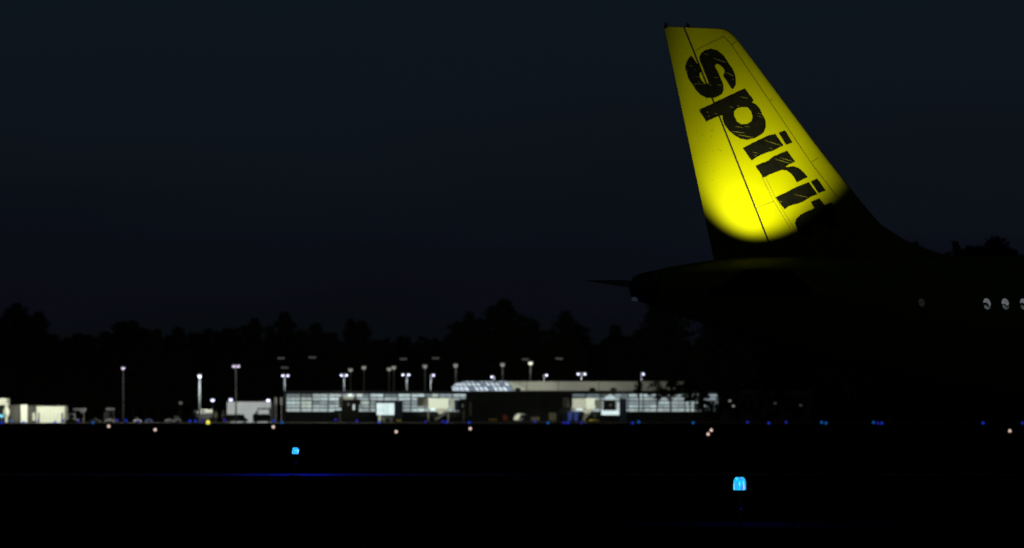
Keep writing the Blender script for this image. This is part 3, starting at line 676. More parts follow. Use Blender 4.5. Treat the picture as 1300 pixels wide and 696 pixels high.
# vault
vm = MB(); vf = MB(); H = zt-zb; nb = 9; nr = 3
xl, xr = X(590, DC), X(644, DC); lean = X(601, DC)-X(590, DC)
def vp(k, j, o=0.0):
    u = k/nb; phi = PI/2*j/nr
    z = zb+(H+o)*math.sin(phi) if True else 0
    x = xl+(xr-xl)*u+lean*(1-math.sin(phi))*0.75
    return (x, DC-1+(-(H+o)*math.cos(phi)), z)
for k in range(nb):
    for j in range(nr):
        q = [vp(k+.04, j+.06), vp(k+.96, j+.06), vp(k+.96, j+.94), vp(k+.04, j+.94)]
        vm.add(q, [(0, 1, 2, 3)], 0 if (k+j) % 4 else 1)
for k in range(nb+1):
    for j in range(nr): vf.bar(vp(k, j, 0.05), vp(k, j+1, 0.05), 0.17, n=6)
for j in range(nr+1): vf.bar(vp(0, j, 0.05), vp(nb, j, 0.05), 0.15, n=6)
# rounded left end
ctr = vp(0, 0)
na = 5
def ep(a, j, o=0.0):
    th = PI/2*a/na; phi = PI/2*j/nr
    cx = xl+lean*(1-math.sin(phi))*0.75; R_x = (X(590, DC)-X(575, DC))
    return (cx-(R_x+lean*.75+o)*math.cos(phi)*math.sin(th)-0.0, DC-1-(H+o)*math.cos(phi)*math.cos(th), zb+(H+o)*math.sin(phi))
for a in range(na):
    for j in range(nr):
        vm.add([ep(a+.08, j+.08), ep(a+.92, j+.08), ep(a+.92, j+.92), ep(a+.08, j+.92)], [(0, 1, 2, 3)], 0)
for a in range(na+1):
    for j in range(nr): vf.bar(ep(a, j, .05), ep(a, j+1, .05), 0.10 if a else .2, n=6)
sk = obj('skylight', vm, [VA, VB], term, normals=False); obj('frame', vf, M['mull'], sk)
b = MB(); b.box(X(574, DC), X(650, DC), DC-1, DC+6, zb-0.4, zb-0.05); obj('skylight_base', b, M['dark'], term)
for px, ww, lb in ((657.5, 3.6, 0), (752, 4, 0), (779, 4, 0)):
    b = MB(); D = DT+3; b.box(X(px-ww, D), X(px+ww, D), D, D+3, Z(498, D), Z(493.2, D)); b.box(X(px-ww*.6, D), X(px+ww*.6, D), D+.5, D+2.5, Z(493.2, D), Z(492.3, D)); obj('roof_unit', b, M['gap'], term)

# ------------------------------------------------------------------ BOARDING BRIDGES and gate cabs
DG = 1815.0
def bridge(name, px, label, parts, cat='boarding bridge', group='boarding bridges at the terminal'):
    t = thing(name, label, cat, (X(px, DG), DG, 0), group)
    for (pn, px0, px1, py0, py1, dd, dep, m_) in parts:
        obj(pn, bx(px0, px1, py0, py1, DG+dd, dep), m_, t)
    return t
GS = emis('gate_lamp', (0.7, 0.8, 0.8), 0.75); GD = emis('gate_lamp_dim', (0.5, 0.5, 0.48), 0.10); GLB = emis('warm_glow_panel', (0.62, 0.62, 0.5), 0.22)
t = bridge('boarding_bridge', 445, 'black gate cab with small lamps on the left glazed wing', [
    ('cab', 434.5, 455, 507.5, 532, 0, 7, M['gap']), ('rotunda', 430, 436.5, 505, 517, 2, 6, M['olive']), ('rotunda', 451, 457.5, 507, 514, 1, 6, M['dark']), ('tunnel', 436, 449, 503.2, 507.3, 8, 24, M['beige']),
    ('lamp', 442, 447, 500.2, 503.0, 7, .6, GW), ('lamp', 448, 450.4, 513.6, 520.5, -.3, .2, GS), ('lamp', 441, 443.4, 512.2, 515, -.3, .2, GD), ('leg', 430.5, 432.5, 524, 545, 1, 2, M['olive']), ('leg', 452, 453.4, 526, 545, 1, 1.5, M['olive']), ('leg', 438, 440, 532, 545, 1, 1.5, M['dark']), ('stair', 424, 434, 521, 525, 1, 2, M['dark'])])
t = bridge('boarding_bridge', 494, 'navy gate cab with a big bright lit window on the glazed wing', [
    ('cab', 476.5, 511, 508.5, 511.6, 0, 8, M['navy']), ('cab', 500.6, 511, 511.6, 532.5, 0, 8, M['navy']), ('cab', 476.5, 478, 511.6, 527.5, 0, 8, M['navy']), ('leg', 480.5, 483.3, 527.6, 545, 1, 2, M['white']), ('bogie', 484, 500, 528.4, 532, 1, 3, M['olive']), ('wheel', 486, 489, 531.5, 536, .5, 1, M['poled']), ('wheel', 495, 498, 531.5, 536, .5, 1, M['poled']),
    ('chassis', 503, 509.5, 533, 535.2, -1, 2, M['yellowmat'])])
w_ = obj('lit_window', bx(478.2, 500.4, 512, 527, DG+0.4, .3), GW, t)
b = MB(); 
for px in (487.6, 492): b.box(X(px-.25, DG), X(px+.25, DG), DG+.2, DG+.35, Z(527, DG), Z(512, DG))
b.box(X(478.2, DG), X(488, DG), DG+.2, DG+.34, Z(520.4, DG), Z(520, DG)); obj('window_bar', b, M['mull'], w_)
def stair(parent, p0, p1, D, m_, wpx=2.2):
    b = MB(); n = 9
    for i in range(n):
        px = p0[0]+(p1[0]-p0[0])*i/n; py_ = p0[1]+(p1[1]-p0[1])*i/n
        b.box(X(px-wpx/2, D), X(px+wpx/2, D), D, D+1.5, Z(py_+1.0, D), Z(py_, D))
    b.bar((X(p0[0], D), D-.1, Z(p0[1]-2.4, D)), (X(p1[0], D), D-.1, Z(p1[1]-2.4, D)), 0.07, n=6)
    return obj('stair', b, m_, parent)
def underhull(parent, pts, D, m_):
    b = MB(); b.prism([(X(x, D), Z(y, D)) for x, y in pts], D, D+3); return obj('lift_frame', b, m_, parent)
t = bridge('boarding_bridge', 562, 'beige boarding bridge at the right end of the left glazed wing', [
    ('tunnel', 529.5, 543.5, 505, 516, 3, 3.5, M['olive']), ('cab', 544, 569.3, 506, 519.5, 0, 5, M['white']), ('rotunda', 571, 576.5, 506.5, 519, 3, 5, M['beige']), ('rotunda', 577, 583, 508, 522, 1, 5, M['navy']), ('canopy', 583.5, 592, 506.5, 523, 2, 4, M['dark']),
    ('lamp', 547.2, 551.8, 518.6, 521.4, -.2, .4, GW), ('lamp', 586.3, 588.3, 513.2, 517.5, 1.7, .2, GD), ('leg', 542.8, 544.6, 519, 545, 1, 1.5, M['olive']), ('leg', 568.5, 569.7, 519.5, 545, 1, 1, M['olive']), ('leg', 587.5, 589.5, 521, 545, 1, 1.5, M['olive']), ('leg', 595.5, 598.5, 508, 528, 3, 1.5, M['olive']), ('beam', 592, 601, 507, 511, 3, 1.5, M['dark'])])
underhull(t, [(552, 519.5), (569, 519.5), (561, 525.5), (557, 525.5)], DG+.5, M['beige']); stair(t, (566, 524), (551, 534), DG-.5, M['olive'])
t = bridge('boarding_bridge', 742, 'beige boarding bridge beside the blue containers, right of the dark hall', [
    ('tunnel', 714.5, 722.5, 505, 517, 4, 4, M['olive']), ('tunnel', 726.5, 744, 506, 518.6, .4, 5, M['beige']), ('cab', 744, 755, 505.8, 520, 0, 5, M['white']), ('rotunda', 757, 764, 507.4, 519, 3, 5, M['olive']),
    ('lamp', 731.5, 739.5, 518.7, 521.6, -.1, .4, GS), ('leg', 724.5, 726.3, 517, 530, 1, 1.2, M['olive']), ('leg', 741.5, 744, 525, 545, 1, 1.5, M['olive']), ('leg', 754, 756, 524, 545, 1, 1.5, M['dark']), ('bogie', 748, 760, 532.6, 535, -1, 2, M['yellowmat'])])
underhull(t, [(737, 520), (754, 520), (748, 525), (743, 525)], DG+.5, M['beige']); stair(t, (748, 525), (739, 534), DG-.5, M['olive'])
t = bridge('boarding_bridge', 776, 'black gate cab over a bright glowing corner next to the navy tower', [
    ('cab', 766.5, 781.5, 508, 520.8, 0, 6, M['gap']), ('glowing_sill', 763.6, 786, 521.8, 527, .5, .5, GW), ('glowing_post', 783.8, 786.2, 511, 521.6, .5, .5, GS), ('lamp', 773.8, 776.2, 512.8, 516, -.2, .2, GD), ('leg', 768, 769.5, 527, 545, 1, 1, M['dark'])])
b = MB(); b.prism([(X(768, DG), Z(507.6, DG)), (X(782, DG), Z(507.6, DG)), (X(781, DG), Z(503.4, DG)), (X(775.5, DG), Z(500.4, DG)), (X(769, DG), Z(503.4, DG))], DG+7, DG+8); obj('gable_light', b, G['a'], t)
b = MB(); b.box(X(787, DG), X(795.5, DG), DG+1, DG+9, 0, Z(506.5, DG)); b.box(X(786.6, DG), X(796, DG), DG+.6, DG+9.4, Z(506.5, DG), Z(505.6, DG)); b.box(X(789, DG), X(793, DG), DG+.9, DG+1, 0, 2.2)
tag(obj('stair_tower', b, M['navy']), 'dark navy stair tower against the right hand glazing', 'tower')

# ------------------------------------------------------------------ LEFT SHEDS and WHITE HANGAR
DS = 1640.0
t = thing('cargo_shed', 'wide floodlit white shed with two dark posts, left of the parked cars', 'building', (X(64, DS), DS, 0))
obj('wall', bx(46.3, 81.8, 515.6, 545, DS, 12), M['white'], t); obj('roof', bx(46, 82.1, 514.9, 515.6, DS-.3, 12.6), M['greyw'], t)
b = MB()
for k in range(7): D = DS; b.box(X(50+k*4.6, D), X(50.25+k*4.6, D), D-.04, D, .2, Z(516.5, D))
obj('panel_joint', b, M['beige'], t)
for px in (49.3, 78.6): obj('post', bx(px-.6, px+.6, 524, 545, DS-1, .5), M['navy'], t)
t = thing('cargo_shed', 'narrow floodlit shed front between two dim grey walls', 'building', (X(30, DS), DS, 0))
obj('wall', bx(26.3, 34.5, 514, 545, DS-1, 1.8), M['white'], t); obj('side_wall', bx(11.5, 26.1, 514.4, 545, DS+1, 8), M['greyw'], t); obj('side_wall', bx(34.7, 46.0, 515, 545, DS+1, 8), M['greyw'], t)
obj('door', bx(41.2, 44.6, 524.3, 534, DS+.8, .18), M['white'], t)
t = thing('terminal_annex', 'lit white upper block and round headed pier at the left frame edge', 'building', (X(2, DS), DS, 0))
obj('upper_wall', bx(-30, 7.8, 505.8, 514.5, DS-3, 12), M['white'], t); obj('lower_wall', bx(-30, 7.5, 514.6, 545, DS-2, 10), M['dark'], t)
b = MB(); D = DS-3.5; b.lathe((X(8, D), D, Z(522.5, D)), [(.3, -1.7), (.8, -1.2), (1.0, -.3), (.9, .5), (.5, 1.1), (.42, 2.0), (.1, 2.6)], 16); b.box(X(6.8, D), X(9.8, D), D-.3, D+.3, 0, Z(526, D)); obj('pier', b, M['white'], t)
obj('lit_window', bx(-3, 4.3, 526.3, 530.2, D+.8, .3), emis('cyan_window', (0.2, 0.75, 1.0), 0.75), t)
DH = 1690.0
t = thing('hangar', 'pale grey white hangar with flat roof behind dark vehicles', 'building', (X(316, DH), DH, 0))
obj('wall', bx(288.3, 343.8, 510.2, 545, DH, 25), M['whitec'], t); obj('roof', bx(288, 344.1, 509.6, 510.2, DH-.3, 25.6), M['greyw'], t)
b = MB()
for px in (293, 301, 309, 325, 333): b.box(X(px, DH), X(px+.2, DH), DH-.04, DH, .1, Z(511, DH))
obj('panel_joint', b, M['beige'], t)

# ------------------------------------------------------------------ vehicles (side on)
DV = 1600.0
def wheels(t, xs, D, r, z=None):
    for x in xs:
        for dy in (0.05, 1.55):
            b = MB(); b.lathe((x, D+dy, r), [(r*.5, -.11), (r*.95, -.11), (r, -.07), (r, .07), (r*.95, .11), (r*.5, .11)], 16, axis='y'); obj('wheel', b, M['rubber'], t)
def car(px, label, paint, length=4.5, h=1.45, D=DV, kind='sedan', lamp_=False, name='parked_car'):
    x = X(px, D); t = thing(name, label, 'car' if kind != 'van' else 'van', (x, D, 0), 'vehicles parked along the apron'); L = length/2
    if kind == 'sedan': out = [(-L, .35), (L, .35), (L, .75), (L-.9, .95), (L-1.5, h), (-L+1.2, h), (-L+.5, 1.0), (-L, .85)]; win = [(L-1.05, .98), (L-1.55, h-.08), (-L+1.3, h-.08), (-L+.75, 1.0)]
    elif kind == 'van': out = [(-L, .4), (L, .4), (L, 1.1), (L-.6, 1.25), (L-1.1, h), (-L, h)]; win = [(L-.72, 1.28), (L-1.15, h-.15), (L-2.2, h-.15), (L-2.2, 1.28)]
    else: out = [(-L, .45), (L, .45), (L, 1.0), (L-1.1, 1.1), (L-1.5, h), (L-3.0, h), (L-3.1, 1.05), (-L, 1.05)]; win = [(L-1.2, 1.12), (L-1.58, h-.1), (L-2.9, h-.1), (L-2.9, 1.12)]
    b = MB(); b.prism([(x+a, c) for a, c in out], D, D+1.7); obj('body', b, paint, t)
    b = MB(); b.prism([(x+a, c) for a, c in win], D-.02, D+1.72); obj('window', b, M['darkglass'], t)
    wheels(t, (x-L+.85, x+L-.85), D, .36)
    b = MB(); b.box(x+L-.05, x+L+.02, D+.15, D+.4, .62, .78); b.box(x+L-.05, x+L+.02, D+1.3, D+1.55, .62, .78); obj('headlight', b, M['metal'], t)
    return t
car(91, 'beige low car right beside the wide white shed', M['carb'], 3.0)
car(90.5, 'grey pickup behind the beige car beside the white shed', M['cars'], 4.5, 2.6, D=DV+12, kind='pickup')
car(120.5, 'beige low car in the middle of the dark yard left of the tall mast', M['carb'], 3.0)
car(139, 'pale beige car just left of the tall single lamp mast', M['carw'], 2.7, 1.3)
car(140, 'dark van with a pale roof rack behind the pale beige car', M['card'], 3.6, 3.1, D=DV+14, kind='van')
car(174.5, 'white hatchback right of the tall single lamp mast', M['carw'], 2.2, 1.6)
car(189, 'small dim blue grey car right of the white hatchback', M['bluep'], 2.2)
car(215, 'dim silver car left of the white tanker truck', M['cars'], 2.6)
car(225.5, 'dim grey van nearest the nose of the white tanker', M['cars'], 1.9, 1.9, kind='van')
car(300.5, 'long dark van hiding the left foot of the white hangar', M['card'], 6.2, 2.4, D=DV+20, kind='van')
car(333, 'long black truck hiding the right foot of the white hangar', M['card'], 5.4, 2.5, D=DV+20, kind='van')
# pale business aircraft like shape with violet white top behind the pickup
DJ = DV+24
t = thing('baggage_canopy', 'violet white rounded canopy behind the pickup left of the tall mast', 'canopy', (X(100, DJ), DJ, 0))
b = MB(); b.prism([(X(a, DJ), Z(c, DJ)) for a, c in ((92, 520.5), (94.5, 518.5), (107, 518.3), (108.3, 520.5), (107, 523.2), (103, 524.3), (101.5, 521.5))], DJ, DJ+4); obj('roof', b, M['cars'], t)
for px in (94.5, 105.5): b = MB(); b.bar((X(px, DJ), DJ+2, 0), (X(px, DJ), DJ+2, Z(521, DJ)), .1); obj('post', b, M['poled'], t)
D = DV+13
t = thing('roof_rack_sign', 'narrow pale strip sign above the dark van by the tall mast', 'sign', (X(140, D-1), D-1, 0))
obj('panel', bx(134.5, 145.5, 518.2, 520.8, D-1, .3), M['cars'], t)
for px in (135.5, 144.5): b = MB(); b.bar((X(px, D-.8), D-.8, 0), (X(px, D-.8), D-.8, Z(520.5, D)), .06); obj('post', b, M['dark'], t)
# tanker
D = DV-8
t = thing('tanker_truck', 'white topped tanker truck with dark chassis below the thick pale mast', 'truck', (X(259, D), D, 0))
b = MB(); xa, xb = X(250, D), X(269.5, D); b.prism([(xa, Z(524.8, D)), (xb, Z(524.4, D)), (xb, Z(519.6, D)), (xa+.9, Z(519.8, D)), (xa+.3, Z(521.5, D))], D, D+2.2); tk = obj('tank', b, M['white'], t)
b = MB(); b.lathe((X(258, D), D-.05, Z(522.4, D)), [(.35, -.02), (.38, 0), (.38, .05)], 14, axis='y'); obj('emblem', b, M['bluep'], tk)
b = MB(); xc = X(243, D); b.prism([(xc, Z(530.5, D)), (X(249, D), Z(530.5, D)), (X(249, D), Z(520.3, D)), (X(246, D), Z(520.3, D)), (xc, Z(524.5, D))], D, D+2.1); cb = obj('cab', b, M['card'], t)
b = MB(); b.prism([(X(243.4, D), Z(524.2, D)), (X(247.8, D), Z(524.2, D)), (X(247.8, D), Z(520.8, D)), (X(246.3, D), Z(520.8, D))], D-.03, D+2.13); obj('windshield', b, M['whitec'], cb)
obj('chassis', bx(244, 269.3, 530, 533, D+.2, 1.8), M['card'], t); obj('skirt', bx(250.2, 269.2, 525, 530, D+.1, 2), M['card'], t)
for px in (246, 260, 265.5): 
    b = MB(); b.lathe((X(px, D), D+.1, .5), [(.25, -.14), (.48, -.14), (.5, 0), (.48, .14), (.25, .14)], 16, axis='y'); obj('wheel', b, M['rubber'], t)
# bollards / small lit posts
for px, lb in ((274.2, 'left of two small pale posts between the tanker and hangar'), (283.4, 'right of two small pale posts between the tanker and hangar')):
    D = DV-4; b = MB(); x = X(px, D); b.lathe((0, 0, 0), [(.22, 0), (.2, 1.2), (.42, 1.4), (.5, 2.0), (.3, 2.5), (.12, 3.6)], 12)
    o = tag(obj('apron_post', b, M['carb']), lb, 'post', 'pale posts beside the tanker'); o.location = (x, D, 0)
# passenger stair in front of the hangar
D = DV+10
t = thing('passenger_stair', 'dark mobile passenger stair in front of the right half of the hangar', 'stair', (X(336, D), D, 0))
obj('platform', bx(327.5, 343.5, 518.2, 519.8, D, 2), M['dark'], t); obj('guard_rail', bx(341.5, 344, 519.8, 526, D, 2), M['dark'], t)
obj('chassis', bx(322, 344, 526.5, 533.5, D, 2), M['card'], t); stair(t, (327.5, 521.5), (321, 532), D-.3, M['card'], 2.5)
for px, lb in ((350.2, 'left of two grey upright columns right of the hangar'), (357.2, 'right of two grey upright columns right of the hangar')):
    D = DH+8; b = MB(); x = X(px, D); h = Z(504.5, D); b.bar((0, 0, 0), (0, 0, h-2.2), .12, n=8); b.bar((0, 0, h-2.2), (0, 0, h), .38, n=10)
    o = tag(obj('grey_column', b, M['poled']), lb, 'post', 'grey columns between hangar and terminal'); o.location = (x, D, 0)
# hooded tug and ramp equipment in front of the dark hall
D = DG-6
t = thing('baggage_tug', 'white hooded baggage tug in front of the dark terminal hall', 'tug', (X(659, D), D, 0))
b = MB(); b.prism([(X(a, D), Z(c, D)) for a, c in ((652.3, 533.2), (652.6, 530), (655, 526.6), (658, 525.2), (660.5, 525.3), (660, 529), (657.5, 533.6))], D, D+1.6); obj('hood', b, M['white'], t)
b = MB(); b.prism([(X(a, D), Z(c, D)) for a, c in ((660.5, 525.2), (667, 525.8), (668, 527.4), (661, 526.6))], D, D+1.6); obj('roof', b, M['whitec'], t)
obj('body', bx(658, 668, 530.5, 534.5, D+.1, 1.5), M['card'], t); wheels(t, (X(655.5, D), X(666, D)), D, .38)
def cart(px0, px1, D, h, m_, label, name='baggage_cart', cat='cart', group='ramp equipment by the dark hall'):
    x0, x1 = X(px0, D), X(px1, D); t = thing(name, label, cat, ((x0+x1)/2, D, 0), group)
    b = MB(); b.box(x0, x1, D, D+1.5, .45, h); obj('box', b, m_, t)
    b = MB(); b.box(x0-.1, x1+.3, D+.1, D+1.4, .32, .45); obj('chassis', b, M['dark'], t)
    wheels(t, (x0+.4, x1-.4), D, .28); return t
cart(620.5, 631, DG-8, 1.15, M['yellowmat'], 'low yellow belt loader left of the hooded tug')
cart(638.5, 644.5, DG-6, 2.3, M['red'], 'dim red box cart just left of the hooded tug')
cart(674, 685, DG-6, 1.7, M['olive'], 'dull yellow cart right of the hooded tug')
cart(697, 706, DG-4, 3.0, M['olive'], 'dull yellow topped cart left of the blue containers')
cart(712, 718, DG-5, 2.6, M['navy'], 'dark navy container left of the two blue ones', 'cargo_container', 'container')
cart(721, 726, DG-5, 3.4, M['bluep'], 'left of the two blue containers before the beige bridge', 'cargo_container', 'container')
cart(728.6, 734, DG-5, 3.4, M['bluep'], 'right of the two blue containers before the beige bridge', 'cargo_container', 'container')

# ------------------------------------------------------------------ apron lighting (spots aimed at the lit surfaces, plus added fill)
def flood(px, py_, D, tgt, power, ang, col=(1, 1, .9), blend=.5):
    lamp('flood_lamp', 'SPOT', W(px, py_, D), power, col, size=.3, target=W(*tgt), angle=ang, blend=blend)
flood(66, 495, DS-40, (64, 526, DS), 23000, 30); flood(30, 495, DS-40, (29, 524, DS), 20000, 9)
flood(0, 490, DS-40, (2, 515, DS), 26000, 20); flood(96, 488, DS-50, (100, 530, DS-10), 7000, 60, blend=1)
flood(316, 480, DH-50, (318, 520, DH), 42000, 36, (.93, .97, 1)); flood(260, 490, DV-30, (260, 521, DV-8), 17000, 14); flood(175, 495, DV-30, (178, 531, DV), 14000, 50, blend=1)
flood(560, 480, DG-28, (559, 514, DG), 27000, 22); flood(746, 480, DG-28, (744, 514, DG), 27000, 22); flood(482, 500, DG-20, (482, 531, DG), 7000, 8)
flood(659, 505, DG-30, (657, 529, DG-6), 14000, 9); flood(440, 495, DG-10, (441, 505, DG+8), 5000, 20)
flood(725, 500, DG-30, (728, 530, DG-5), 9000, 14, (.5, .6, 1)); flood(702, 505, DG-30, (690, 532, DG-5), 4000, 26, (1, .9, .6))
flood(660, 478, DC-26, (668, 490, DC), 8200, 60, (1, .98, .9), 1); flood(715, 476, DC-28, (720, 491, DC), 7000, 80, (1, .98, .9), 1); flood(790, 476, DC-28, (795, 491, DC), 4500, 90, (1, .98, .9), 1)
for px in (60, 200, 330, 440): lamp('apron_lamp', 'POINT', (X(px, 1660), 1625, 12), 9000, (1, .97, .8), size=.3)
for px in (400, 520, 660, 800): lamp('facade_fill', 'POINT', (X(px, DT-45), DT-45, 14), 1500, (.95, 1, .85), size=.3)  # added fill without a visible source, lifts the dark terminal facade
for px in (560, 740): lamp('apron_lamp', 'POINT', (X(px, 1500), 1500, 15), 2500, (1, .97, .8), size=.3)

# ------------------------------------------------------------------ TREES
def leafcloud(b, c, rx, rz, n, s):
    for _ in range(n):
        while True:
            p = Vector((random.uniform(-1, 1), random.uniform(-1, 1), random.uniform(-1, 1)))
            if p.length < 1: break
        p = Vector(c)+Vector((p.x*rx, p.y*rx, p.z*rz)); q = Vector((random.gauss(0, 1), random.gauss(0, 1), random.gauss(0, 1))).normalized()
        u = q.orthogonal().normalized()*s*random.uniform(.6, 1.3); v = q.cross(u).normalized()*s*random.uniform(.35, .8)
        b.add([p-u, p+v, p+u, p-v*.8], [(0, 1, 2, 3)])
def make_tree(kind):
    tr = MB(); cr_ = MB()                 # unit height 1, half width ~0.17
    tr.bar((0, 0, 0), (0.01, 0, .55), .016, .010, 8); tr.bar((.01, 0, .55), (0, 0, .97), .010, .003, 8)
    n = 84
    for i in range(n):
        h = .16+.82*(i/n)**.85; k = (h-.16)/.84
        R = {0: .19*(1-k**2.2)+.012, 1: .17*(1-k)**.7+.012, 2: .21*math.sin(PI*min(1, .25+.72*(1-k)))*(1-k**6)+.01, 3: .20*(1-k**3)+.03}[kind]*random.uniform(.65, 1.15)
        a = i*2.4+random.uniform(-.4, .4); d = R*random.uniform(.35, .85)
        p = Vector((math.cos(a)*d, math.sin(a)*d, h+random.uniform(-.015, .02)))
        if i % 3 == 0: tr.bar((0, 0, h-.03), p, .0045, .0015, 5)
        leafcloud(cr_, p, R*.46+.014, .030+R*.10, 34, .019)
    leafcloud(cr_, (0, 0, .965), .016, .03, 30, .012); leafcloud(cr_, (0, 0, .45), .12, .36, 900, .03)
    return tr, cr_
protos = []
SKY = [(5, 404, 1, 26), (21, 385, 2, 34), (36, 399, 0, 26), (50, 396, 0, 34), (66, 426, 3, 30), (88, 436, 2, 30), (103, 427, 1, 22), (113, 425, 1, 22), (135, 421, 2, 34), (153, 410, 3, 34), (169, 407, 0, 36), (184, 416, 2, 32), (200, 418, 1, 26), (227, 415, 0, 36), (247, 424, 3, 30), (266, 417, 2, 34), (288, 417, 0, 36), (309, 413, 2, 30), (323, 404, 0, 30),
       (343, 414, 1, 26), (362, 396, 0, 36), (382, 419, 2, 30), (401, 411, 1, 40), (420, 424, 3, 30), (446, 405, 0, 30), (460, 407, 0, 32), (478, 431, 2, 34), (497, 440, 3, 30), (516, 428, 1, 26), (533, 434, 2, 26), (548, 434, 0, 26), (570, 428, 3, 26), (580, 408, 2, 24), (595, 396, 0, 30), (609, 404, 2, 26), (626, 390, 3, 30), (642, 380, 0, 40), (662, 399, 2, 30), (678, 407, 0, 26),
       (700, 417, 2, 30), (718, 395, 0, 36), (735, 412, 2, 28), (757, 438, 3, 36), (782, 412, 0, 30), (799, 427, 2, 26), (813, 420, 3, 28), (832, 380, 3, 30), (852, 374, 2, 34), (872, 432, 1, 26), (890, 430, 3, 24), (910, 385, 3, 36), (938, 376, 2, 40)]
TL = {5: 'pointed pine at the far left edge of the wood', 21: 'tallest pine of the left end of the wood', 36: 'pine between the two tallest on the left', 50: 'broad pine over the lit sheds', 66: 'low round tree in the dip over the wide white shed',
      642: 'tallest tree of the whole wood, over the skylight', 362: 'tall pointed tree over the left end of the terminal', 595: 'tall pointed tree left of the tallest peak', 718: 'lone pointed tree right of the tallest peak',
      832: 'tall dark tree directly below the jet tail cone', 782: 'pointed tree just left of the jet tail', 497: 'lowest tree in the widest gap of the wood'}
def near(px):
    L = [(0, 'the frame edge'), (25, 'the narrow lit shed'), (64, 'the wide white shed'), (92, 'the grey pickup'), (120, 'the middle beige car'), (157, 'the tall single lamp mast'), (175, 'the white hatchback'), (200, 'the gap right of the hatchback'), (226, 'the grey van'), (258, 'the white tanker'), (279, 'the pale posts'), (300, 'the wide violet lamp mast'), (325, 'the white hangar'), (350, 'the grey columns'), (380, 'the first glazed bays'), (408, 'the left glazed wing'),
         (437, 'the dark gate cab'), (461, 'the first slim mast'), (490, 'the gate cab with lit window'), (517, 'the third twin lamp mast'), (548, 'the single lamp mast by the skylight'), (578, 'the left tip of the skylight'), (612, 'the middle of the skylight'), (638, 'the right of the skylight'), (673, 'the tallest slim mast'), (700, 'the beige roof wall'), (738, 'the roof wall twin mast'), (776, 'the gate cab with glowing corner'), (817, 'the last single lamp mast'), (860, 'the right end of the glazing'), (900, 'the sky gap under the jet'), (938, 'the jet belly')]
    return min(L, key=lambda a: abs(a[0]-px))[1]
KL = ['shaggy dark pine', 'slender pointed conifer', 'rounded bushy tree', 'broad flat topped tree']
used = {}
DW = 2010.0
for i, (px, py_, kd, wd) in enumerate(SKY):
    D = DW+(i*37 % 40); h = Z(py_, D); x = X(px, D)
    if px in TL: lb = TL[px]
    else:
        lb = '%s of the wood above %s' % (KL[kd], near(px))
        if lb in used: lb = '%s of the wood above %s, right one' % (KL[kd].split(' ', 1)[1], near(px))
        used[lb] = 1
    if len(protos) <= kd or protos[kd] is None:
        while len(protos) <= kd: protos.append(None)
        root = thing('forest_tree', lb, 'tree', (x, D, 0), 'dark trees of the wood behind the airport')
        tr, cr_ = make_tree(kd); obj('trunk', tr, M['bark'], root, local=True); obj('crown', cr_, M['leaf'], root, local=True, normals=False)
        protos[kd] = root; o = root
    else: o = copy_tree(protos[kd]); o.location = (x, D, 0)
    o['label'] = lb; wm = wd*1.55*D/FPX/0.36; o.scale = (wm, wm, h); o.rotation_euler = (0, 0, (i*1.7) % 6.28)
# nearer trees whose tops show above the jet's back
for px, py_, kd, wd, lb in ((1163, 307, 2, 30, 'tree top peeping over the fin fillet of the jet'), (1236, 312, 2, 95, 'low rounded tree top over the jet back right of the far winglet'), (1263, 304, 3, 60, 'taller rounded tree top over the cabin windows'), (1287, 316, 2, 50, 'lowest tree top over the jet back near the right frame edge'), (1330, 318, 0, 40, 'tree just beyond the right frame edge behind the jet')):
    D = 1150.0; o = copy_tree(protos[kd]); o.location = (X(px, D), D, 0); o['label'] = lb; o['group'] = 'nearer trees behind the jet'
    wm = wd*1.3*D/FPX/0.36; o.scale = (wm, wm, Z(py_, D)); o.rotation_euler = (0, 0, px)
# dark wood mass behind
b = MB(); D = 2085.0
for i in range(380):
    px = -160+i*4.75; top = 441+10*math.sin(i*.21)+7*math.sin(i*.53+1)+random.uniform(-5, 5)-(38 if px > 915 else 0)
    ht = Z(top, D); x = X(px, D)
    for k in range(9):
        z = ht*(0.05+.90*k/8.5); leafcloud(b, (x, D+random.uniform(-8, 8), z), 3.2, 3.4, 16, 2.0)
tag(obj('far_wood', b, M['leaf'], normals=False), 'dark mass of the far wood closing the horizon behind the trees', 'wood', kind='stuff')
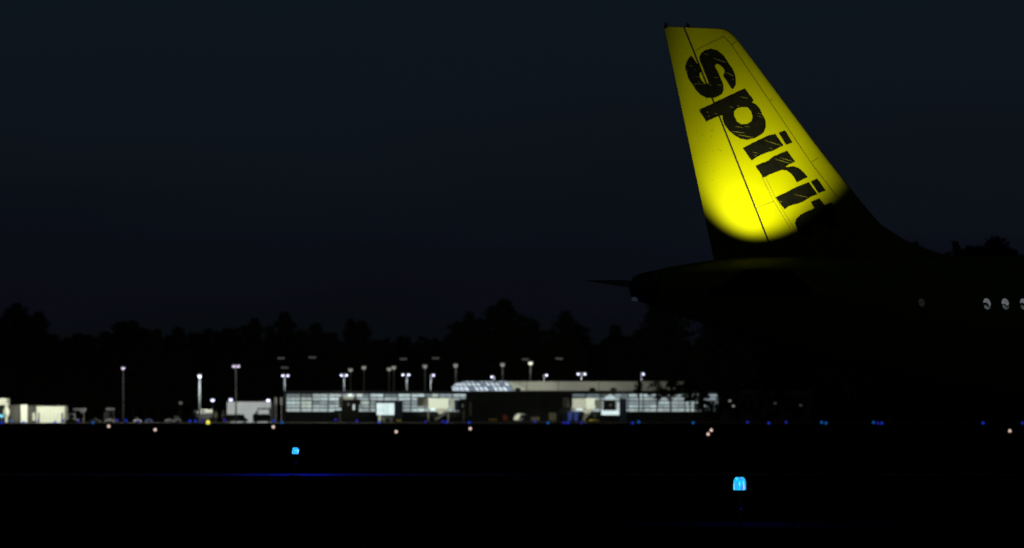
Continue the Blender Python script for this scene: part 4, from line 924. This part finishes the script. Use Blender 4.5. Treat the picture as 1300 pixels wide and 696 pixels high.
# loose trees in front of the right end of the terminal
def loose_tree(px, pyt, pyb, wd, D, seed, label, dens):
    random.seed(seed); tr = MB(); cm = MB(); h = Z(pyt, D); lo = max(.6, Z(pyb, D)); R = wd/2*D/FPX
    tr.bar((0, 0, 0), (.1, 0, lo+(h-lo)*.5), .26, .15, 8)
    for i in range(38):
        a = random.uniform(0, 2*PI); k = random.random(); hh = lo+(h-lo)*k*.93; d = R*math.sqrt(random.uniform(.02, 1.0))*math.sqrt(max(.05, 1-(2*k-.9)**2))
        p = Vector((math.cos(a)*d, math.sin(a)*d*.6, hh)); tr.bar((.05, 0, max(.5, hh-random.uniform(1, 3.5))), p, .09, .03, 5)
        leafcloud(cm, p, R*.20+.25, (h-lo)*.06+.25, dens, .40)
    root = thing('ornamental_tree', label, 'tree', (X(px, D), D, 0), 'loose trees before the right end of the terminal')
    obj('trunk', tr, M['bark'], root, local=True); obj('crown', cm, M['leaf'], root, local=True, normals=False)
for a in ((811, 484, 500, 11, 1800, 3, 'slim loose tree crown against the beige roof wall, leftmost of the row', 9), (834, 483, 505, 30, 1795, 5, 'thin branched crown crossing the beige roof wall, trunk before the glazing', 9), (851, 483, 503, 30, 1790, 9, 'dense crown hiding the right end of the beige roof wall', 40),
          (876, 483, 508, 34, 1800, 11, 'dense crown hanging over the upper right of the glazing', 50), (893, 496, 536, 30, 1790, 13, 'leafy tree with glass flecks glinting through it', 34), (912, 487, 536, 34, 1790, 14, 'dense black tree just right of the last glass flecks', 58), (938, 488, 536, 36, 1795, 17, 'black round tree above the close pair of warm runway lights', 80), (968, 488, 536, 40, 1790, 19, 'wide black tree under the jet belly', 80), (1000, 490, 536, 40, 1795, 23, 'last black tree of the row under the jet belly', 80)):
    loose_tree(*a)

# ------------------------------------------------------------------ render settings
scene.render.engine = 'CYCLES'
scene.view_settings.view_transform = 'Standard'; scene.view_settings.look = 'None'
scene.view_settings.exposure = 0; scene.view_settings.gamma = 1
scene.cycles.use_light_tree = True; scene.cycles.sample_clamp_indirect = 3
scene.cycles.max_bounces = 4; scene.cycles.diffuse_bounces = 0
